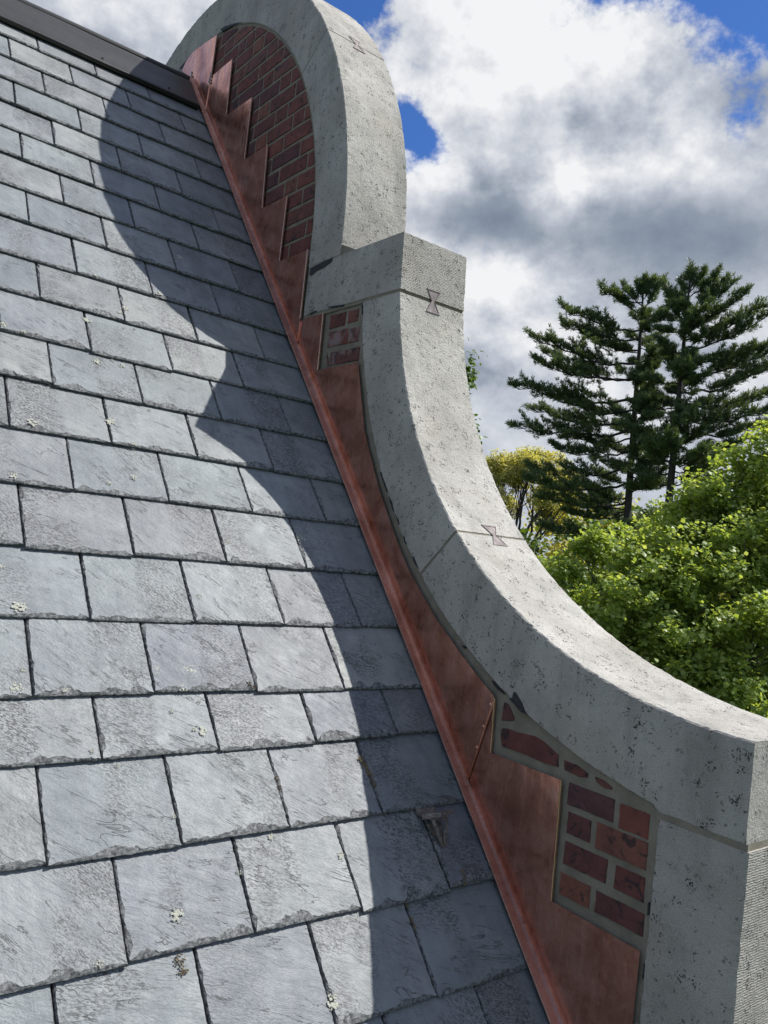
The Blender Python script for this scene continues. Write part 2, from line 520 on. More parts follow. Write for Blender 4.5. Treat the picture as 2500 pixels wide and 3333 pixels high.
def m_metals():
    def copper(name, bright):
        m, T, b = new_mat(name)
        tc = T.node('ShaderNodeTexCoord')
        p = tc.outputs['Object']
        run = T.noise(T.mapping(p, scale=(16, 26, 5.0)), 1.0, 6, 0.66, 0.9)
        blotch = T.noise(p, 9.0, 6, 0.62, 0.7)
        mottle = T.noise(p, 60, 5, 0.65, 0.5)
        f = T.m('ADD', T.m('MULTIPLY', run, 0.22), T.m('ADD', T.m('MULTIPLY', blotch, 0.56), T.m('MULTIPLY', mottle, 0.22)))
        if bright is None:
            c = T.ramp(f, [(0.34, (0.28, 0.150, 0.112)), (0.5, (0.43, 0.245, 0.190)), (0.68, (0.56, 0.36, 0.295))])
        elif bright:
            c = T.ramp(f, [(0.3, (0.62, 0.36, 0.25)), (0.7, (0.88, 0.58, 0.44))])
        else:
            c = T.ramp(f, [(0.34, (0.30, 0.115, 0.070)), (0.43, (0.62, 0.265, 0.175)), (0.53, (0.80, 0.385, 0.275)), (0.68, (0.94, 0.56, 0.44))])
        T.l.new(c, b.inputs['Base Color'])
        b.inputs['Metallic'].default_value = 0.6 if bright is None else 0.9
        r = T.ramp(T.noise(T.mapping(p, scale=(25, 40, 6)), 1.0, 5, 0.65), [(0.3, 0.17), (0.7, 0.33)])
        T.l.new(r, b.inputs['Roughness'])
        h = T.m('ADD', T.noise(p, 4.5, 3, 0.5), T.m('MULTIPLY', mottle, 0.04))
        T.l.new(T.bump(h, 0.5, 0.014), b.inputs['Normal'])
    copper('copper', False)
    copper('copper_edge', True)
    copper('copper_worn', None)

    m, T, b = new_mat('solder')
    tc = T.node('ShaderNodeTexCoord')
    n = T.noise(tc.outputs['Object'], 160, 4, 0.7)
    T.l.new(T.ramp(n, [(0.3, (0.20, 0.20, 0.19)), (0.7, (0.52, 0.52, 0.50))]), b.inputs['Base Color'])
    b.inputs['Metallic'].default_value = 0.5
    b.inputs['Roughness'].default_value = 0.55

    m, T, b = new_mat('dark_sheet_metal')
    tc = T.node('ShaderNodeTexCoord')
    p = tc.outputs['Object']
    n = T.noise(T.mapping(p, scale=(3, 14, 14)), 1.0, 6, 0.6, 0.4)
    c = T.ramp(n, [(0.25, (0.030, 0.029, 0.029)), (0.55, (0.048, 0.047, 0.046)), (0.8, (0.066, 0.065, 0.064))])
    sp = T.sstep(T.noise(p, 45, 3, 0.6), 0.72, 0.78)
    c = T.mix(T.m('MULTIPLY', sp, 0.4), c, (0.35, 0.37, 0.40))
    T.l.new(c, b.inputs['Base Color'])
    b.inputs['Metallic'].default_value = 0.35
    b.inputs['Roughness'].default_value = 0.48
    T.l.new(T.bump(T.noise(p, 7, 4, 0.5), 0.3, 0.01), b.inputs['Normal'])

    m, T, b = new_mat('gap_shade_sealant')  # near-black tone stands in for shade in open joints, and for old sealant
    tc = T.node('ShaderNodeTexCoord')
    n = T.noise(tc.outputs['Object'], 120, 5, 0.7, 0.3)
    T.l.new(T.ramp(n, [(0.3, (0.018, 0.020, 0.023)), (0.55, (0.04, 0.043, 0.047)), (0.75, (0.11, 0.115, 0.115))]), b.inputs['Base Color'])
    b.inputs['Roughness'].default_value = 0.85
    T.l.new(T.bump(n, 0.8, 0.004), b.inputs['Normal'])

    m, T, b = new_mat('lead')
    tc = T.node('ShaderNodeTexCoord')
    p = tc.outputs['Object']
    n = T.noise(p, 45, 5, 0.65, 0.5)
    T.l.new(T.ramp(n, [(0.3, (0.14, 0.115, 0.107)), (0.55, (0.24, 0.20, 0.188)), (0.75, (0.42, 0.39, 0.375))]), b.inputs['Base Color'])
    b.inputs['Roughness'].default_value = 0.7
    T.l.new(T.bump(n, 0.6, 0.003), b.inputs['Normal'])

    m, T, b = new_mat('weathered_bronze')
    tc = T.node('ShaderNodeTexCoord')
    p = tc.outputs['Object']
    n = T.noise(p, 90, 5, 0.7, 0.4)
    T.l.new(T.ramp(n, [(0.3, (0.08, 0.066, 0.058)), (0.55, (0.20, 0.17, 0.15)), (0.75, (0.38, 0.40, 0.35))]), b.inputs['Base Color'])
    b.inputs['Metallic'].default_value = 0.2
    b.inputs['Roughness'].default_value = 0.7
    T.l.new(T.bump(n, 0.7, 0.002), b.inputs['Normal'])


def m_plants():
    def simple(name, stops, scale, rough=0.9, bump=0.6, bd=0.01):
        m, T, b = new_mat(name)
        tc = T.node('ShaderNodeTexCoord')
        p = tc.outputs['Object']
        n = T.noise(p, scale, 5, 0.65, 0.3)
        T.l.new(T.ramp(n, stops), b.inputs['Base Color'])
        b.inputs['Roughness'].default_value = rough
        T.l.new(T.bump(n, bump, bd), b.inputs['Normal'])
    simple('lichen', [(0.3, (0.32, 0.325, 0.26)), (0.55, (0.44, 0.445, 0.37)), (0.75, (0.56, 0.56, 0.48))], 260, 0.95, 0.8, 0.002)
    simple('dry_moss', [(0.3, (0.12, 0.09, 0.05)), (0.55, (0.30, 0.23, 0.13)), (0.75, (0.50, 0.41, 0.27))], 240, 0.95, 0.8, 0.003)
    simple('bark', [(0.3, (0.045, 0.040, 0.034)), (0.7, (0.115, 0.10, 0.085))], 9, 0.95, 0.8, 0.03)
    simple('bark_dark', [(0.3, (0.028, 0.026, 0.024)), (0.7, (0.07, 0.063, 0.056))], 9, 0.95, 0.8, 0.03)
    simple('grass', [(0.3, (0.035, 0.06, 0.018)), (0.7, (0.075, 0.11, 0.03))], 0.6, 0.95, 0.5, 0.05)

    def leaf(name, c0, c1, c2, trans):
        m = bpy.data.materials.new(name)
        m.use_nodes = True
        MATS[name] = m
        T = NT(m.node_tree)
        T.n.clear()
        out = T.node('ShaderNodeOutputMaterial')
        geo = T.node('ShaderNodeNewGeometry')
        c = T.ramp(geo.outputs['Random Per Island'], [(0.0, c0), (0.5, c1), (1.0, c2)])
        tc = T.node('ShaderNodeTexCoord')
        c = T.mix(1.0, c, T.ramp(T.noise(tc.outputs['Object'], 1.6, 3), [(0.3, (0.82, 0.85, 0.8)), (0.7, (1.15, 1.12, 1.1))]), 'MULTIPLY')
        pb = T.node('ShaderNodeBsdfPrincipled')
        T.l.new(c, pb.inputs['Base Color'])
        pb.inputs['Roughness'].default_value = 0.42
        pb.inputs['Specular IOR Level'].default_value = 0.35
        tr = T.node('ShaderNodeBsdfTranslucent')
        T.l.new(T.mix(1.0, c, (1.5, 1.35, 0.55), 'MULTIPLY'), tr.inputs['Color'])
        mx = T.node('ShaderNodeMixShader')
        mx.inputs[0].default_value = trans
        T.l.new(pb.outputs[0], mx.inputs[1])
        T.l.new(tr.outputs[0], mx.inputs[2])
        T.l.new(mx.outputs[0], out.inputs[0])
    leaf('maple_leaf', (0.23, 0.335, 0.085), (0.31, 0.415, 0.12), (0.42, 0.505, 0.20), 0.54)
    leaf('green_leaf', (0.06, 0.12, 0.02), (0.085, 0.15, 0.025), (0.12, 0.19, 0.03), 0.4)
    leaf('yellow_leaf', (0.40, 0.42, 0.17), (0.49, 0.49, 0.20), (0.58, 0.56, 0.25), 0.5)
    leaf('pine_needles', (0.065, 0.112, 0.056), (0.108, 0.162, 0.078), (0.165, 0.220, 0.110), 0.32)
    leaf('far_leaf', (0.03, 0.06, 0.02), (0.05, 0.085, 0.025), (0.07, 0.11, 0.03), 0.3)


m_slate()
m_masonry()
m_metals()
m_plants()

# ------------------------------------------------------------------ ground
g = Geo()
g.add([(-900, -900, 0), (900, -900, 0), (900, 900, 0), (-900, 900, 0)], [(0, 1, 2, 3)])
ground = obj('ground', g.mesh('ground', ['grass']))
ground['kind'] = 'structure'

# ------------------------------------------------------------------ roof
SL, Z0 = 1.152685, -2.378787                 # roof plane: z = SL*y + Z0 (camera height = 0)
RC = 1.0 / math.sqrt(1 + SL * SL)
RS = SL * RC
RIDGE_Y = 3.98
ROOF = Matrix(((1, 0, 0, 0), (0, RC, -RS, 0), (0, RS, RC, Z0 + CZ), (0, 0, 0, 1)))   # x along, y up the slope, z normal
THK = 0.0095
TILT = 0.0625
ROWS = [  # tail line at x=-0.5, skew, joints
    (1.135, 0, [-.945, -.690, -.435, -.180]), (1.328, 0, [-1.07, -.815, -.560, -.305]), (1.522, 0, [-.945, -.690, -.435, -.180]),
    (1.717, 0, [-1.07, -.815, -.560, -.305][:0] + [-.957, -.702, -.447, -.193]),
    (1.912, .002, [-1.071, -.814, -.563, -.307]), (2.109, -.001, [-.943, -.689, -.431, -.173]),
    (2.302, .001, [-1.065, -.806, -.554, -.297]), (2.495, .006, [-.941, -.68, -.423, -.168]),
    (2.636, -.003, [-1.063, -.807, -.55, -.292]), (2.829, -.001, [-.924, -.671, -.416, -.162]),
    (3.023, -.005, [-1.052, -.794, -.54, -.287]), (3.213, -.006, [-.92, -.667, -.413, -.155]),
    (3.399, -.009, [-1.061, -.799, -.546, -.291]), (3.586, -.016, [-.937, -.681, -.427, -.172]),
    (3.77, -.017, [-.81, -.554, -.302]), (3.96, -.026, [-.94, -.681, -.43, -.171]),
    (4.151, -.026, [-.811, -.556, -.304]), (4.346, -.034, [-.944, -.688, -.435, -.18]),
    (4.544, -.033, [-.813, -.559, -.304]), (4.737, -.043, [-.937, -.684, -.428, -.174]),
    (4.929, -.044, [-.809, -.555, -.301]), (5.122, -.043, [-.936, -.687, -.434, -.175]),
    (5.317, -.025, [-.81, -.558, -.303]), (5.514, -.017, [-.928, -.678, -.426, -.168]),
    (5.703, -.024, [-.805, -.556, -.307])]
roof = thing('slate_roof', (-1.5, 1.0, CZ + SL * 1.0 + Z0), 'steep roof of grey slates rising to a dark metal ridge', 'roof')


def slate_mesh(w, L, seed):
    rs = random.Random(seed)
    t = THK * rs.uniform(0.78, 1.06)
    pts = []                                    # x, y, inward x, inward y, bevel, lip height
    spall = [(rs.uniform(0, w), rs.uniform(.010, .038), rs.uniform(.005, .018)) for _ in range(rs.choice((0, 1, 1, 2, 2)))]
    lspall = [(rs.uniform(0, .2), rs.uniform(.010, .03), rs.uniform(.003, .008)) for _ in range(rs.choice((0, 1, 1)))]

    def sp(s, lst):
        b = 0
        for c, a, d in lst:
            q = (s - c) / a
            if abs(q) < 1:
                b = max(b, d * math.sqrt(1 - q * q))
        return b
    nb = int(w / 0.0042)
    slope = rs.uniform(-.006, .006)
    for i in range(nb + 1):                      # tail edge
        s = w * i / nb
        j = 0.0022 * nz(s * 60, seed * 3.1) + 0.0016 * nz(s * 190, seed * 1.7) + slope * (s - w / 2)
        b = .0028 + .018 * max(0, nz(s * 22, seed * 5.3) + .15) + .0055 * abs(nz(s * 75, seed * 2.2)) + .0035 * abs(nz(s * 210, seed * 4.4)) + sp(s, spall) * (.75 + .6 * nz(s * 160, seed))
        b *= max(.15, min(1.0, min(s, w - s) / .022))
        b = min(b, .0045) if i in (0, nb) else b
        ix = 1 if i == 0 else (-1 if i == nb else 0)
        pts.append((s, -abs(j), ix, 1, b, .45 + .4 * abs(nz(s * 90, 7 + seed))))
    ns = 40
    for i in range(1, ns + 1):                   # right side
        s = .24 * i / ns
        j = .0015 * nz(s * 70, seed * 2.9, 4) + .001 * nz(s * 200, seed, 5)
        pts.append((w - abs(j), s, -1, 0, .002 + .004 * abs(nz(s * 80, seed * 1.3, 9)), .35 + .4 * abs(nz(s * 90, 3 + seed))))
    pts.append((w, L, -1, -1, .003, .5))
    pts.append((0, L, 1, -1, .003, .5))
    for i in range(ns, 0, -1):                   # left side
        s = .24 * i / ns
        j = .0022 * nz(s * 60, seed * 4.1, 2) + .0014 * nz(s * 190, seed, 8)
        bl = (.0018 + .006 * max(0, nz(s * 28, seed * 6.1, 3)) + .0045 * abs(nz(s * 110, seed * 2.7, 3)) + sp(s, lspall)) * max(.25, min(1.0, s / .022))
        pts.append((abs(j), s, 1, 0, bl, .40 + .4 * abs(nz(s * 90, 11 + seed))))
    n = len(pts)
    V, F, Mi = [], [], []
    rings = []
    for r, (fi, fz) in enumerate(((0, 0), (0, 1), (.30, 2), (.66, 3), (1, 4))):
        ring = []
        for k, (x, y, ix, iy, b, lip) in enumerate(pts):
            q = fi * b
            if r in (2, 3):
                q *= 1 + .5 * nz(x * 130 + r * 9, y * 130, seed)
            if fz == 0:
                z = 0
            elif fz == 1:
                z = t * lip
            elif fz == 2:
                z = t * (lip + (.98 - lip) * (.45 + .25 * nz(x * 80, y * 80, seed + 2)))
            elif fz == 3:
                z = t * (lip + (.98 - lip) * (.74 + .2 * nz(x * 90, y * 90, seed + 6)))
            else:
                z = t
            ring.append(len(V))
            V.append((x + ix * q, y + iy * q, z))
        rings.append(ring)
    for r in range(4):
        for k in range(n):
            k2 = (k + 1) % n
            F.append((rings[r][k], rings[r][k2], rings[r + 1][k2], rings[r + 1][k]))
            Mi.append(1)
    F.append(tuple(rings[4]))
    Mi.append(0)
    F.append(tuple(reversed(rings[0])))
    Mi.append(1)
    return mesh_of('slate', V, F, ['slate', 'slate_edge'], Mi)


seed = 0
for ri, (u0, k, js) in enumerate(ROWS):
    js = sorted(js)
    while js[0] > -2.0:
        js.insert(0, js[0] - .2545 + random.uniform(-.004, .004))
    js.append(-0.008)
    lift = 0.0022 if abs(u0 - 2.636) < .001 else (0.0006 if abs(u0 - 2.829) < .001 else 0)
    for a, bx in zip(js[:-1], js[1:]):
        seed += 1
        gap = random.uniform(.0012, .0034)
        w = bx - a - gap
        L = .36 if u0 < 5.6 else .30
        xm = (a + bx) / 2
        u = u0 + k * (xm + .5) + random.gauss(0, .0022)
        M = (ROOF @ Matrix.Translation((a + gap / 2, u, -THK + lift + random.uniform(0, .0012)))
             @ Matrix.Rotation(k + random.gauss(0, .004), 4, 'Z') @ Matrix.Rotation(-TILT + random.gauss(0, .001), 4, 'X') @ Matrix.Rotation(random.uniform(-.003, .003), 4, 'Y'))
        obj('slate', slate_mesh(w, L, seed), roof, M)

g = Geo()                                        # boarding below the slates, and the far slope behind the ridge
g.add([ROOF @ Vector(p) for p in ((-2.3, -.2, -.034), (-.002, -.2, -.034), (-.002, 6.05, -.034), (-2.3, 6.05, -.034))], [(0, 1, 2, 3)])
obj('boarding', g.mesh('boarding', ['slate_edge']), roof)
g = Geo()
zr = CZ + SL * RIDGE_Y + Z0 - .01
g.add([(-2.3, RIDGE_Y + .02, zr - .03), (-.01, RIDGE_Y + .02, zr - .03), (-.01, RIDGE_Y + 4, zr - 4 * SL), (-2.3, RIDGE_Y + 4, zr - 4 * SL)], [(0, 1, 2, 3)])
obj('far_slope', g.mesh('far_slope', ['slate']), roof)


def roofp(x, u, h=0.0):
    return ROOF @ Vector((x, u, h))


# ridge capping: folded sheet with a turned-down lip and a roll along the top
prof = [(5.812, .002), (5.812, .020), (5.818, .0225), (5.94, .024), (6.045, .026)]
rz = CZ + SL * RIDGE_Y + Z0
roll = [(RIDGE_Y + .019 * math.cos(a), rz + .016 + .019 * math.sin(a)) for a in np.linspace(RAD(215), RAD(-35), 11)]
g = Geo()
xs = [-2.3 + i * .05 for i in range(46)] + [-.047]
rows_ = []
for x in xs:
    wob = .0016 * nz(x * 3.0, 5.5)
    sk = -.02 * (x + .45)
    rg = [roofp(x, u + sk + wob, h + .0012 * nz(x * 4, u * 9)) for u, h in prof]
    rg += [Vector((x, y, z + wob)) for y, z in roll]
    rg += [Vector((x, RIDGE_Y + .14, rz - .14 * SL + .03))]
    rows_.append(rg)
n = len(rows_[0])
V = [p for r in rows_ for p in r]
F = [(i * n + j, (i + 1) * n + j, (i + 1) * n + j + 1, i * n + j + 1) for i in range(len(xs) - 1) for j in range(n - 1)]
g.add(V, F)
b0 = (len(xs) - 1) * n
g.f.append(tuple(b0 + j for j in range(n)))
g.m.append(0)
cap = obj('ridge_cap', g.mesh('ridge_cap', ['dark_sheet_metal']), roof)
for xx in (-1.30, -.52, -.20):
    g = Geo()
    g.tube([roofp(xx, 5.845, .022), roofp(xx, 5.845, .0275)], .0045, 8)
    obj('screw', g.mesh('screw', ['dark_sheet_metal']), cap)

# lichen rosettes and dry moss lodged between the slates
LICHEN = [(-1.053, 3.797, 0.014), (-1.0, 3.786, 0.0108), (-0.964, 3.794, 0.0074), (-0.802, 3.927, 0.0167), (-0.667, 4.029, 0.0161), (-0.693, 3.999, 0.0113), (-0.75, 4.162, 0.0113), (-0.648, 3.942, 0.0068), (-0.688, 3.93, 0.0053), (-0.796, 3.736, 0.0161), (-0.719, 3.744, 0.0126), (-0.747, 3.758, 0.0075), (-0.536, 4.159, 0.0177), (-0.709, 4.112, 0.0055), (-0.831, 4.186, 0.0052), (-0.402, 4.44, 0.0148), (-0.438, 4.398, 0.0067), (-1.002, 3.426, 0.0177), (-0.791, 3.483, 0.017), (-0.662, 3.567, 0.0074), (-0.736, 3.406, 0.0124), (-0.825, 3.25, 0.0094), (-0.755, 3.283, 0.0119), (-1.065, 3.231, 0.0134), (-1.077, 2.852, 0.0191), (-1.104, 2.961, 0.0096), (-0.707, 2.687, 0.0262), (-0.791, 2.694, 0.0138), (-0.52, 3.093, 0.0101), (-0.273, 3.133, 0.0184), (-0.642, 2.904, 0.0096), (-1.079, 2.697, 0.0068), (-0.777, 2.789, 0.0085), (-1.093, 2.655, 0.0155), (-0.999, 2.652, 0.0118), (-0.738, 2.649, 0.014), (-0.773, 2.592, 0.0065), (-0.702, 2.615, 0.0068), (-0.717, 2.542, 0.0193), (-0.961, 2.51, 0.0069), (-0.909, 2.479, 0.0057), (-0.814, 2.359, 0.0073), (-0.839, 2.173, 0.0162), (-0.994, 2.118, 0.0098), (-0.694, 2.23, 0.0076), (-0.601, 2.291, 0.011), (-0.443, 2.226, 0.0119), (-0.559, 1.959, 0.0178)]
ROWU = [r[0] for r in ROWS]


def slate_top(x, u):
    k = max(i for i in range(len(ROWS)) if ROWS[i][0] + ROWS[i][1] * (x + .5) <= u + 1e-6)
    return -(u - ROWS[k][0] - ROWS[k][1] * (x + .5)) * TILT + .0006 + .0012


def crumbs(g, c, r, nn, rs, th):
    for _ in range(nn):
        a, q = rs.uniform(0, 6.283), r * math.sqrt(rs.random())
        x, u = c[0] + q * math.cos(a), c[1] + q * math.sin(a)
        s = rs.uniform(.10, .26) * r * (1.25 - q / r * .6)
        h = slate_top(x, u) + rs.uniform(0, th * .4)
        k = rs.randint(5, 7)
        ph = rs.uniform(0, 6)
        rim = [roofp(x + s * rs.uniform(.7, 1.3) * math.cos(ph + 6.283 * i / k), u + s * rs.uniform(.7, 1.3) * math.sin(ph + 6.283 * i / k), h) for i in range(k)]
        top = roofp(x, u, h + th * rs.uniform(.6, 1.3))
        g.add(rim + [top], [(i, (i + 1) % k, k) for i in range(k)])


rs = random.Random(5)
for x, u, r in LICHEN:
    g = Geo()
    crumbs(g, (x, u), r * .85, 30, rs, .0008)
    obj('lichen', g.mesh('lichen', ['lichen']), roof)
MOSS = [[(-0.306, 2.442), (-0.3, 2.426), (-0.296, 2.407), (-0.295, 2.38)], [(-0.305, 2.098), (-0.308, 2.067), (-0.307, 2.052)], [(-0.123, 2.141), (-0.123, 2.127), (-0.129, 2.111)], [(-0.554, 2.416), (-0.554, 2.394)], [(-0.847, 2.098), (-0.844, 2.078)], [(-0.567, 2.654), (-0.56, 2.644)]]
for i, line in enumerate(MOSS):
    g = Geo()
    for (x, u) in line:
        crumbs(g, (x, u), .011 if i in (0, 4) else .006, 26, rs, .003)
    obj('moss_tuft', g.mesh('moss_tuft', ['dry_moss']), roof)

# ------------------------------------------------------------------ parapet
par = thing('gable_parapet', (0.14, 3.98, 0.0), 'curved gable parapet of brick with a pale stone coping', 'parapet wall')
TW = 0.284
AC, AR0, AR1 = (3.98, 1.0816), 1.315, 1.5342
CC, CR0, CR1 = (0.7991, 0.9803), 1.2814, 1.5102


def sweep(frames, name, mat, seedv, amp=.0011, chip=.0045):
    """frames: list of (origin(y,z), outward(y,z), depth) -> block with worn arrises; cross-section depth x TW"""
    ch = .0035
    nx, nd = 9, 7
    base = []                                     # (a: 0..1 through depth, x, corner weight)
    d0 = frames[0][2]

    def edge(p, q, n):
        for i in range(n):
            f = i / n
            base.append((p[0] + (q[0] - p[0]) * f, p[1] + (q[1] - p[1]) * f, 0.0))
    e = ch
    X0, X1 = 0.0, TW
    # go round: inner face x=0 (d from 0 to D), extrados (d=D), outer face, intrados
    sec = []
    for f in np.linspace(0, 1, nd):
        sec.append(('D', e + (d0 - 2 * e) * f, X0, 1.0 if f in (0, 1) else 0.0))
    for f in np.linspace(0, 1, nx + 4):
        sec.append(('D', d0, X0 + e + (TW - 2 * e) * f, 1.0 if f in (0, 1) else 0.0))
    for f in np.linspace(1, 0, nd):
        sec.append(('D', e + (d0 - 2 * e) * f, X1, 1.0 if f in (0, 1) else 0.0))
    for f in np.linspace(1, 0, 3):
        sec.append(('D', 0.0, X0 + e + (TW - 2 * e) * f, 1.0 if f in (0, 1) else 0.0))
    V, F, FM = [], [], []
    n = len(sec)
    for i, (o, w, D) in enumerate(frames):
        for _, dd, x, cw in sec:
            dd = dd * D / d0
            y, z = o[0] + w[0] * dd, o[1] + w[1] * dd
            q = Vector((x * 9, y * 9, z * 9 + seedv))
            a = amp * mnoise.noise(q * 2.2) + amp * .6 * mnoise.noise(q * 7)
            if cw:
                c = max(0, mnoise.noise(q * 5.5) * .8 + mnoise.noise(q * 13) * .7 - .12)
                a -= chip * c
                a += .0009 * mnoise.noise(q * 25)
            cx = -1 if x < TW * .5 else 1
            if x in (X0, X1):
                x2 = x + cx * a
                dd2 = dd + (a * .6 if cw else 0) * (1 if dd > D / 2 else -1)
            else:
                x2 = x
                dd2 = dd + (a if dd > D / 2 else -a)
            V.append((x2, o[0] + w[0] * dd2, o[1] + w[1] * dd2 + CZ))
        if i:
            for k in range(n):
                k2 = (k + 1) % n
                F.append(((i - 1) * n + k, (i - 1) * n + k2, i * n + k2, i * n + k))
                FM.append(1 if nd - 1 <= k < nd + nx + 3 else 0)
    F.append(tuple(range(n))[::-1])
    F.append(tuple((len(frames) - 1) * n + k for k in range(n)))
    return mesh_of(name, V, F, ['stone', mat], FM + [0, 0])


def arc_frames(cf, rf, cb, rb, a0, a1, b0, b1, step=.011):
    """exposed face: centre cf, radius rf, angles a0..a1; back (bed) edge: centre cb, radius rb, angles b0..b1"""
    n = max(3, int(abs(a1 - a0) * max(rf, rb) / step))
    fr = []
    for i in range(n + 1):
        f = i / n
        a, b = a0 + (a1 - a0) * f, b0 + (b1 - b0) * f
        F = Vector((cf[0] + rf * math.cos(a), cf[1] + rf * math.sin(a)))
        B = Vector((cb[0] + rb * math.cos(b), cb[1] + rb * math.sin(b)))
        d = F - B
        fr.append(((B.x, B.y), (d.x / d.length, d.y / d.length), d.length))
    return fr


def ang(c, p):
    return math.atan2(p[1] - c[1], p[0] - c[0])


def lin_frames(p0, p1, outw, depth, step=.011):
    n = max(3, int(math.dist(p0, p1) / step))
    return [((p0[0] + (p1[0] - p0[0]) * i / n, p0[1] + (p1[1] - p0[1]) * i / n), outw, depth) for i in range(n + 1)]


stones = []
AB = (3.9712, 1.1003)                                    # centre of the inner edge of the arch
CB = (0.7755, 1.0091)                                    # centre of the bed edge of the sweep
aj, ajb = ang(AC, (2.719, 1.957)), ang(AB, (2.869, 1.845))
az_ = math.pi + math.asin((AC[1] - 1.0025) / AR1)
azb = math.pi + math.asin((AB[1] - 1.0025) / AR0)
gj = .0030 / AR1
stones.append(sweep(arc_frames(AC, AR1, AB, AR0, az_, aj + gj, azb, ajb + gj), 'coping_stone', 'stone', 1.0))
stones.append(sweep(arc_frames(AC, AR1, AB, AR0, aj - gj, math.pi - aj + gj, ajb - gj, math.pi - ajb + gj), 'coping_stone', 'stone', 2.0))
stones.append(sweep(arc_frames(AC, AR1, AB, AR0, math.pi - aj - gj, math.pi - az_, math.pi - ajb - gj, math.pi - azb), 'coping_stone', 'stone', 3.0))
# springer block (its exposed end faces down the slope)
stones.append(sweep([((y_, z_), w_, .584 - .014 * (z_ - .812) / .188) for (y_, z_), w_, d_ in lin_frames((2.652, .812), (2.652, 1.000), (-1, 0), .574)], 'springer_stone', 'stone_tooled', 4.0))
# concave coping in two stones
c_top, c_topb = math.asin((.8005 - CC[1]) / CR0), math.asin((.8005 - CB[1]) / CR1)
cj, cjb = ang(CC, (1.682, .054)), ang(CB, (1.815, -.080))
gc = .0040 / CR0
stones.append(sweep(arc_frames(CC, CR0, CB, CR1, c_top, cj + gc, c_topb, cjb + gc), 'coping_stone', 'stone', 5.0))
low = arc_frames(CC, CR0, CB, CR1, cj - gc, ang(CC, (.93, CC[1] - math.sqrt(CR0 ** 2 - .131 ** 2))), cjb - gc, ang(CB, (.992, -.4854)))
o_ = low[-1][0]
for i in range(1, 15):                                   # its foot: the bed drops to the joint on the pier
    f = i / 14
    y = .93 + (.788 - .93) * f
    ztop = CC[1] - math.sqrt(max(0, CR0 ** 2 - (y - CC[0]) ** 2))
    yb = o_[0] + (y - o_[0]) * f
    zb = o_[1] + (-.4985 - o_[1]) * min(1, f * 6)
    dv = Vector((y - yb, ztop - zb))
    low.append(((yb, zb), (dv.x / dv.length, dv.y / dv.length), dv.length))
stones.append(sweep(low, 'coping_stone', 'stone', 6.0))
# pier below
stones.append(sweep(lin_frames((.977, -.930), (.977, -.5095), (-1, 0), .195), 'pier_stone', 'stone_tooled', 7.0))
stones.append(sweep(lin_frames((.977, -1.45), (.977, -.940), (-1, 0), .197), 'pier_stone', 'stone_tooled', 8.0))
stones.append(sweep(lin_frames((.977, -2.1), (.977, -1.46), (-1, 0), .196), 'pier_stone', 'stone_tooled', 9.0))
for me in stones:
    obj(me.name.split('.')[0], me, par)

# mortar core: shows between bricks and in the joints
poly = []
for a in np.linspace(RAD(180), RAD(0), 60):
    poly.append((AC[0] + 1.44 * math.cos(a), AC[1] + 1.44 * math.sin(a)))
right_half = [(7.96 - 2.30, .98), (7.96 - 2.30, .82)]
cv = [(CC[0] + 1.40 * math.cos(a), CC[1] + 1.40 * math.sin(a)) for a in np.linspace(math.atan2(.80 - CC[1], 2.14 - CC[0]), -math.pi / 2 + .06, 40)]
left_half = [(.86, -.48), (.86, -2.1)]
P = [(y, z) for y, z in poly] + [(7.96 - 2.30, .98), (7.96 - 2.18, .80)] + [(7.96 - y, z) for y, z in cv] + [(7.96 - .86, -.48), (7.96 - .86, -2.1), (7.96 - .86, -11.0), (.86, -11.0)] + left_half[::-1] + cv[::-1] + [(2.18, .80), (2.30, .98)]
P = [(y, z + CZ) for y, z in P]
g = Geo()
n = len(P)
g.add([(.0065, y, z) for y, z in P] + [(TW - .006, y, z) for y, z in P],
      [tuple(range(n))[::-1], tuple(range(n, 2 * n))] + [(i, (i + 1) % n, n + (i + 1) % n, n + i) for i in range(n)])
obj('mortar_core', g.mesh('mortar_core', ['mortar']), par)


def bead(p0, p1, w, seedv, x0=-.0006, x1=TW - .004, face='both'):
    """pointed mortar joint on the two visible faces, slightly ragged"""
    pass


def joint_block(p_in, p_out, half):
    d = Vector((p_out[0] - p_in[0], p_out[1] - p_in[1]))
    L = d.length
    d.normalize()
    nrm = Vector((-d.y, d.x))
    V, F = [], []
    ns, nx = 22, 24
    # face x~0 strip, then extrados strip
    line = [(.0016, L * i / ns) for i in range(ns + 1)] + [(.0016 + (TW - .004) * i / nx, L - .0022) for i in range(1, nx + 1)]
    for k, (x, s) in enumerate(line):
        q = .0009 * nz(k * .45, half * 900)
        for sg in (-1, 1):
            h = half * 1.5 + .0012 * nz(k * .7, sg * 4.0 + L)
            onx = k <= ns
            xx = x + (q if onx else 0)
            ss = s + (0 if onx else q)
            c = Vector(p_in) + d * ss + nrm * sg * h
            V.append((xx, c.x, c.y + CZ))
    for k in range(len(line) - 1):
        F.append((2 * k, 2 * k + 1, 2 * k + 3, 2 * k + 2))
    return mesh_of('mortar_joint', V, F, ['mortar'])


def pol(c, r, a):
    return (c[0] + r * math.cos(a), c[1] + r * math.sin(a))


for me in (joint_block(pol(AB, AR0, ajb), pol(AC, AR1, aj), .0028),
           joint_block(pol(CB, CR1, cjb), pol(CC, CR0, cj), .0040),
           joint_block((2.65, .806), (2.072, .806), .0052),
           joint_block((.985, -.504), (.784, -.504), .0058),
           joint_block((.985, -.935), (.784, -.935), .005),
           joint_block((2.652, 1.0025), (2.445, 1.0025), .002)):
    obj('mortar_joint', me, par)


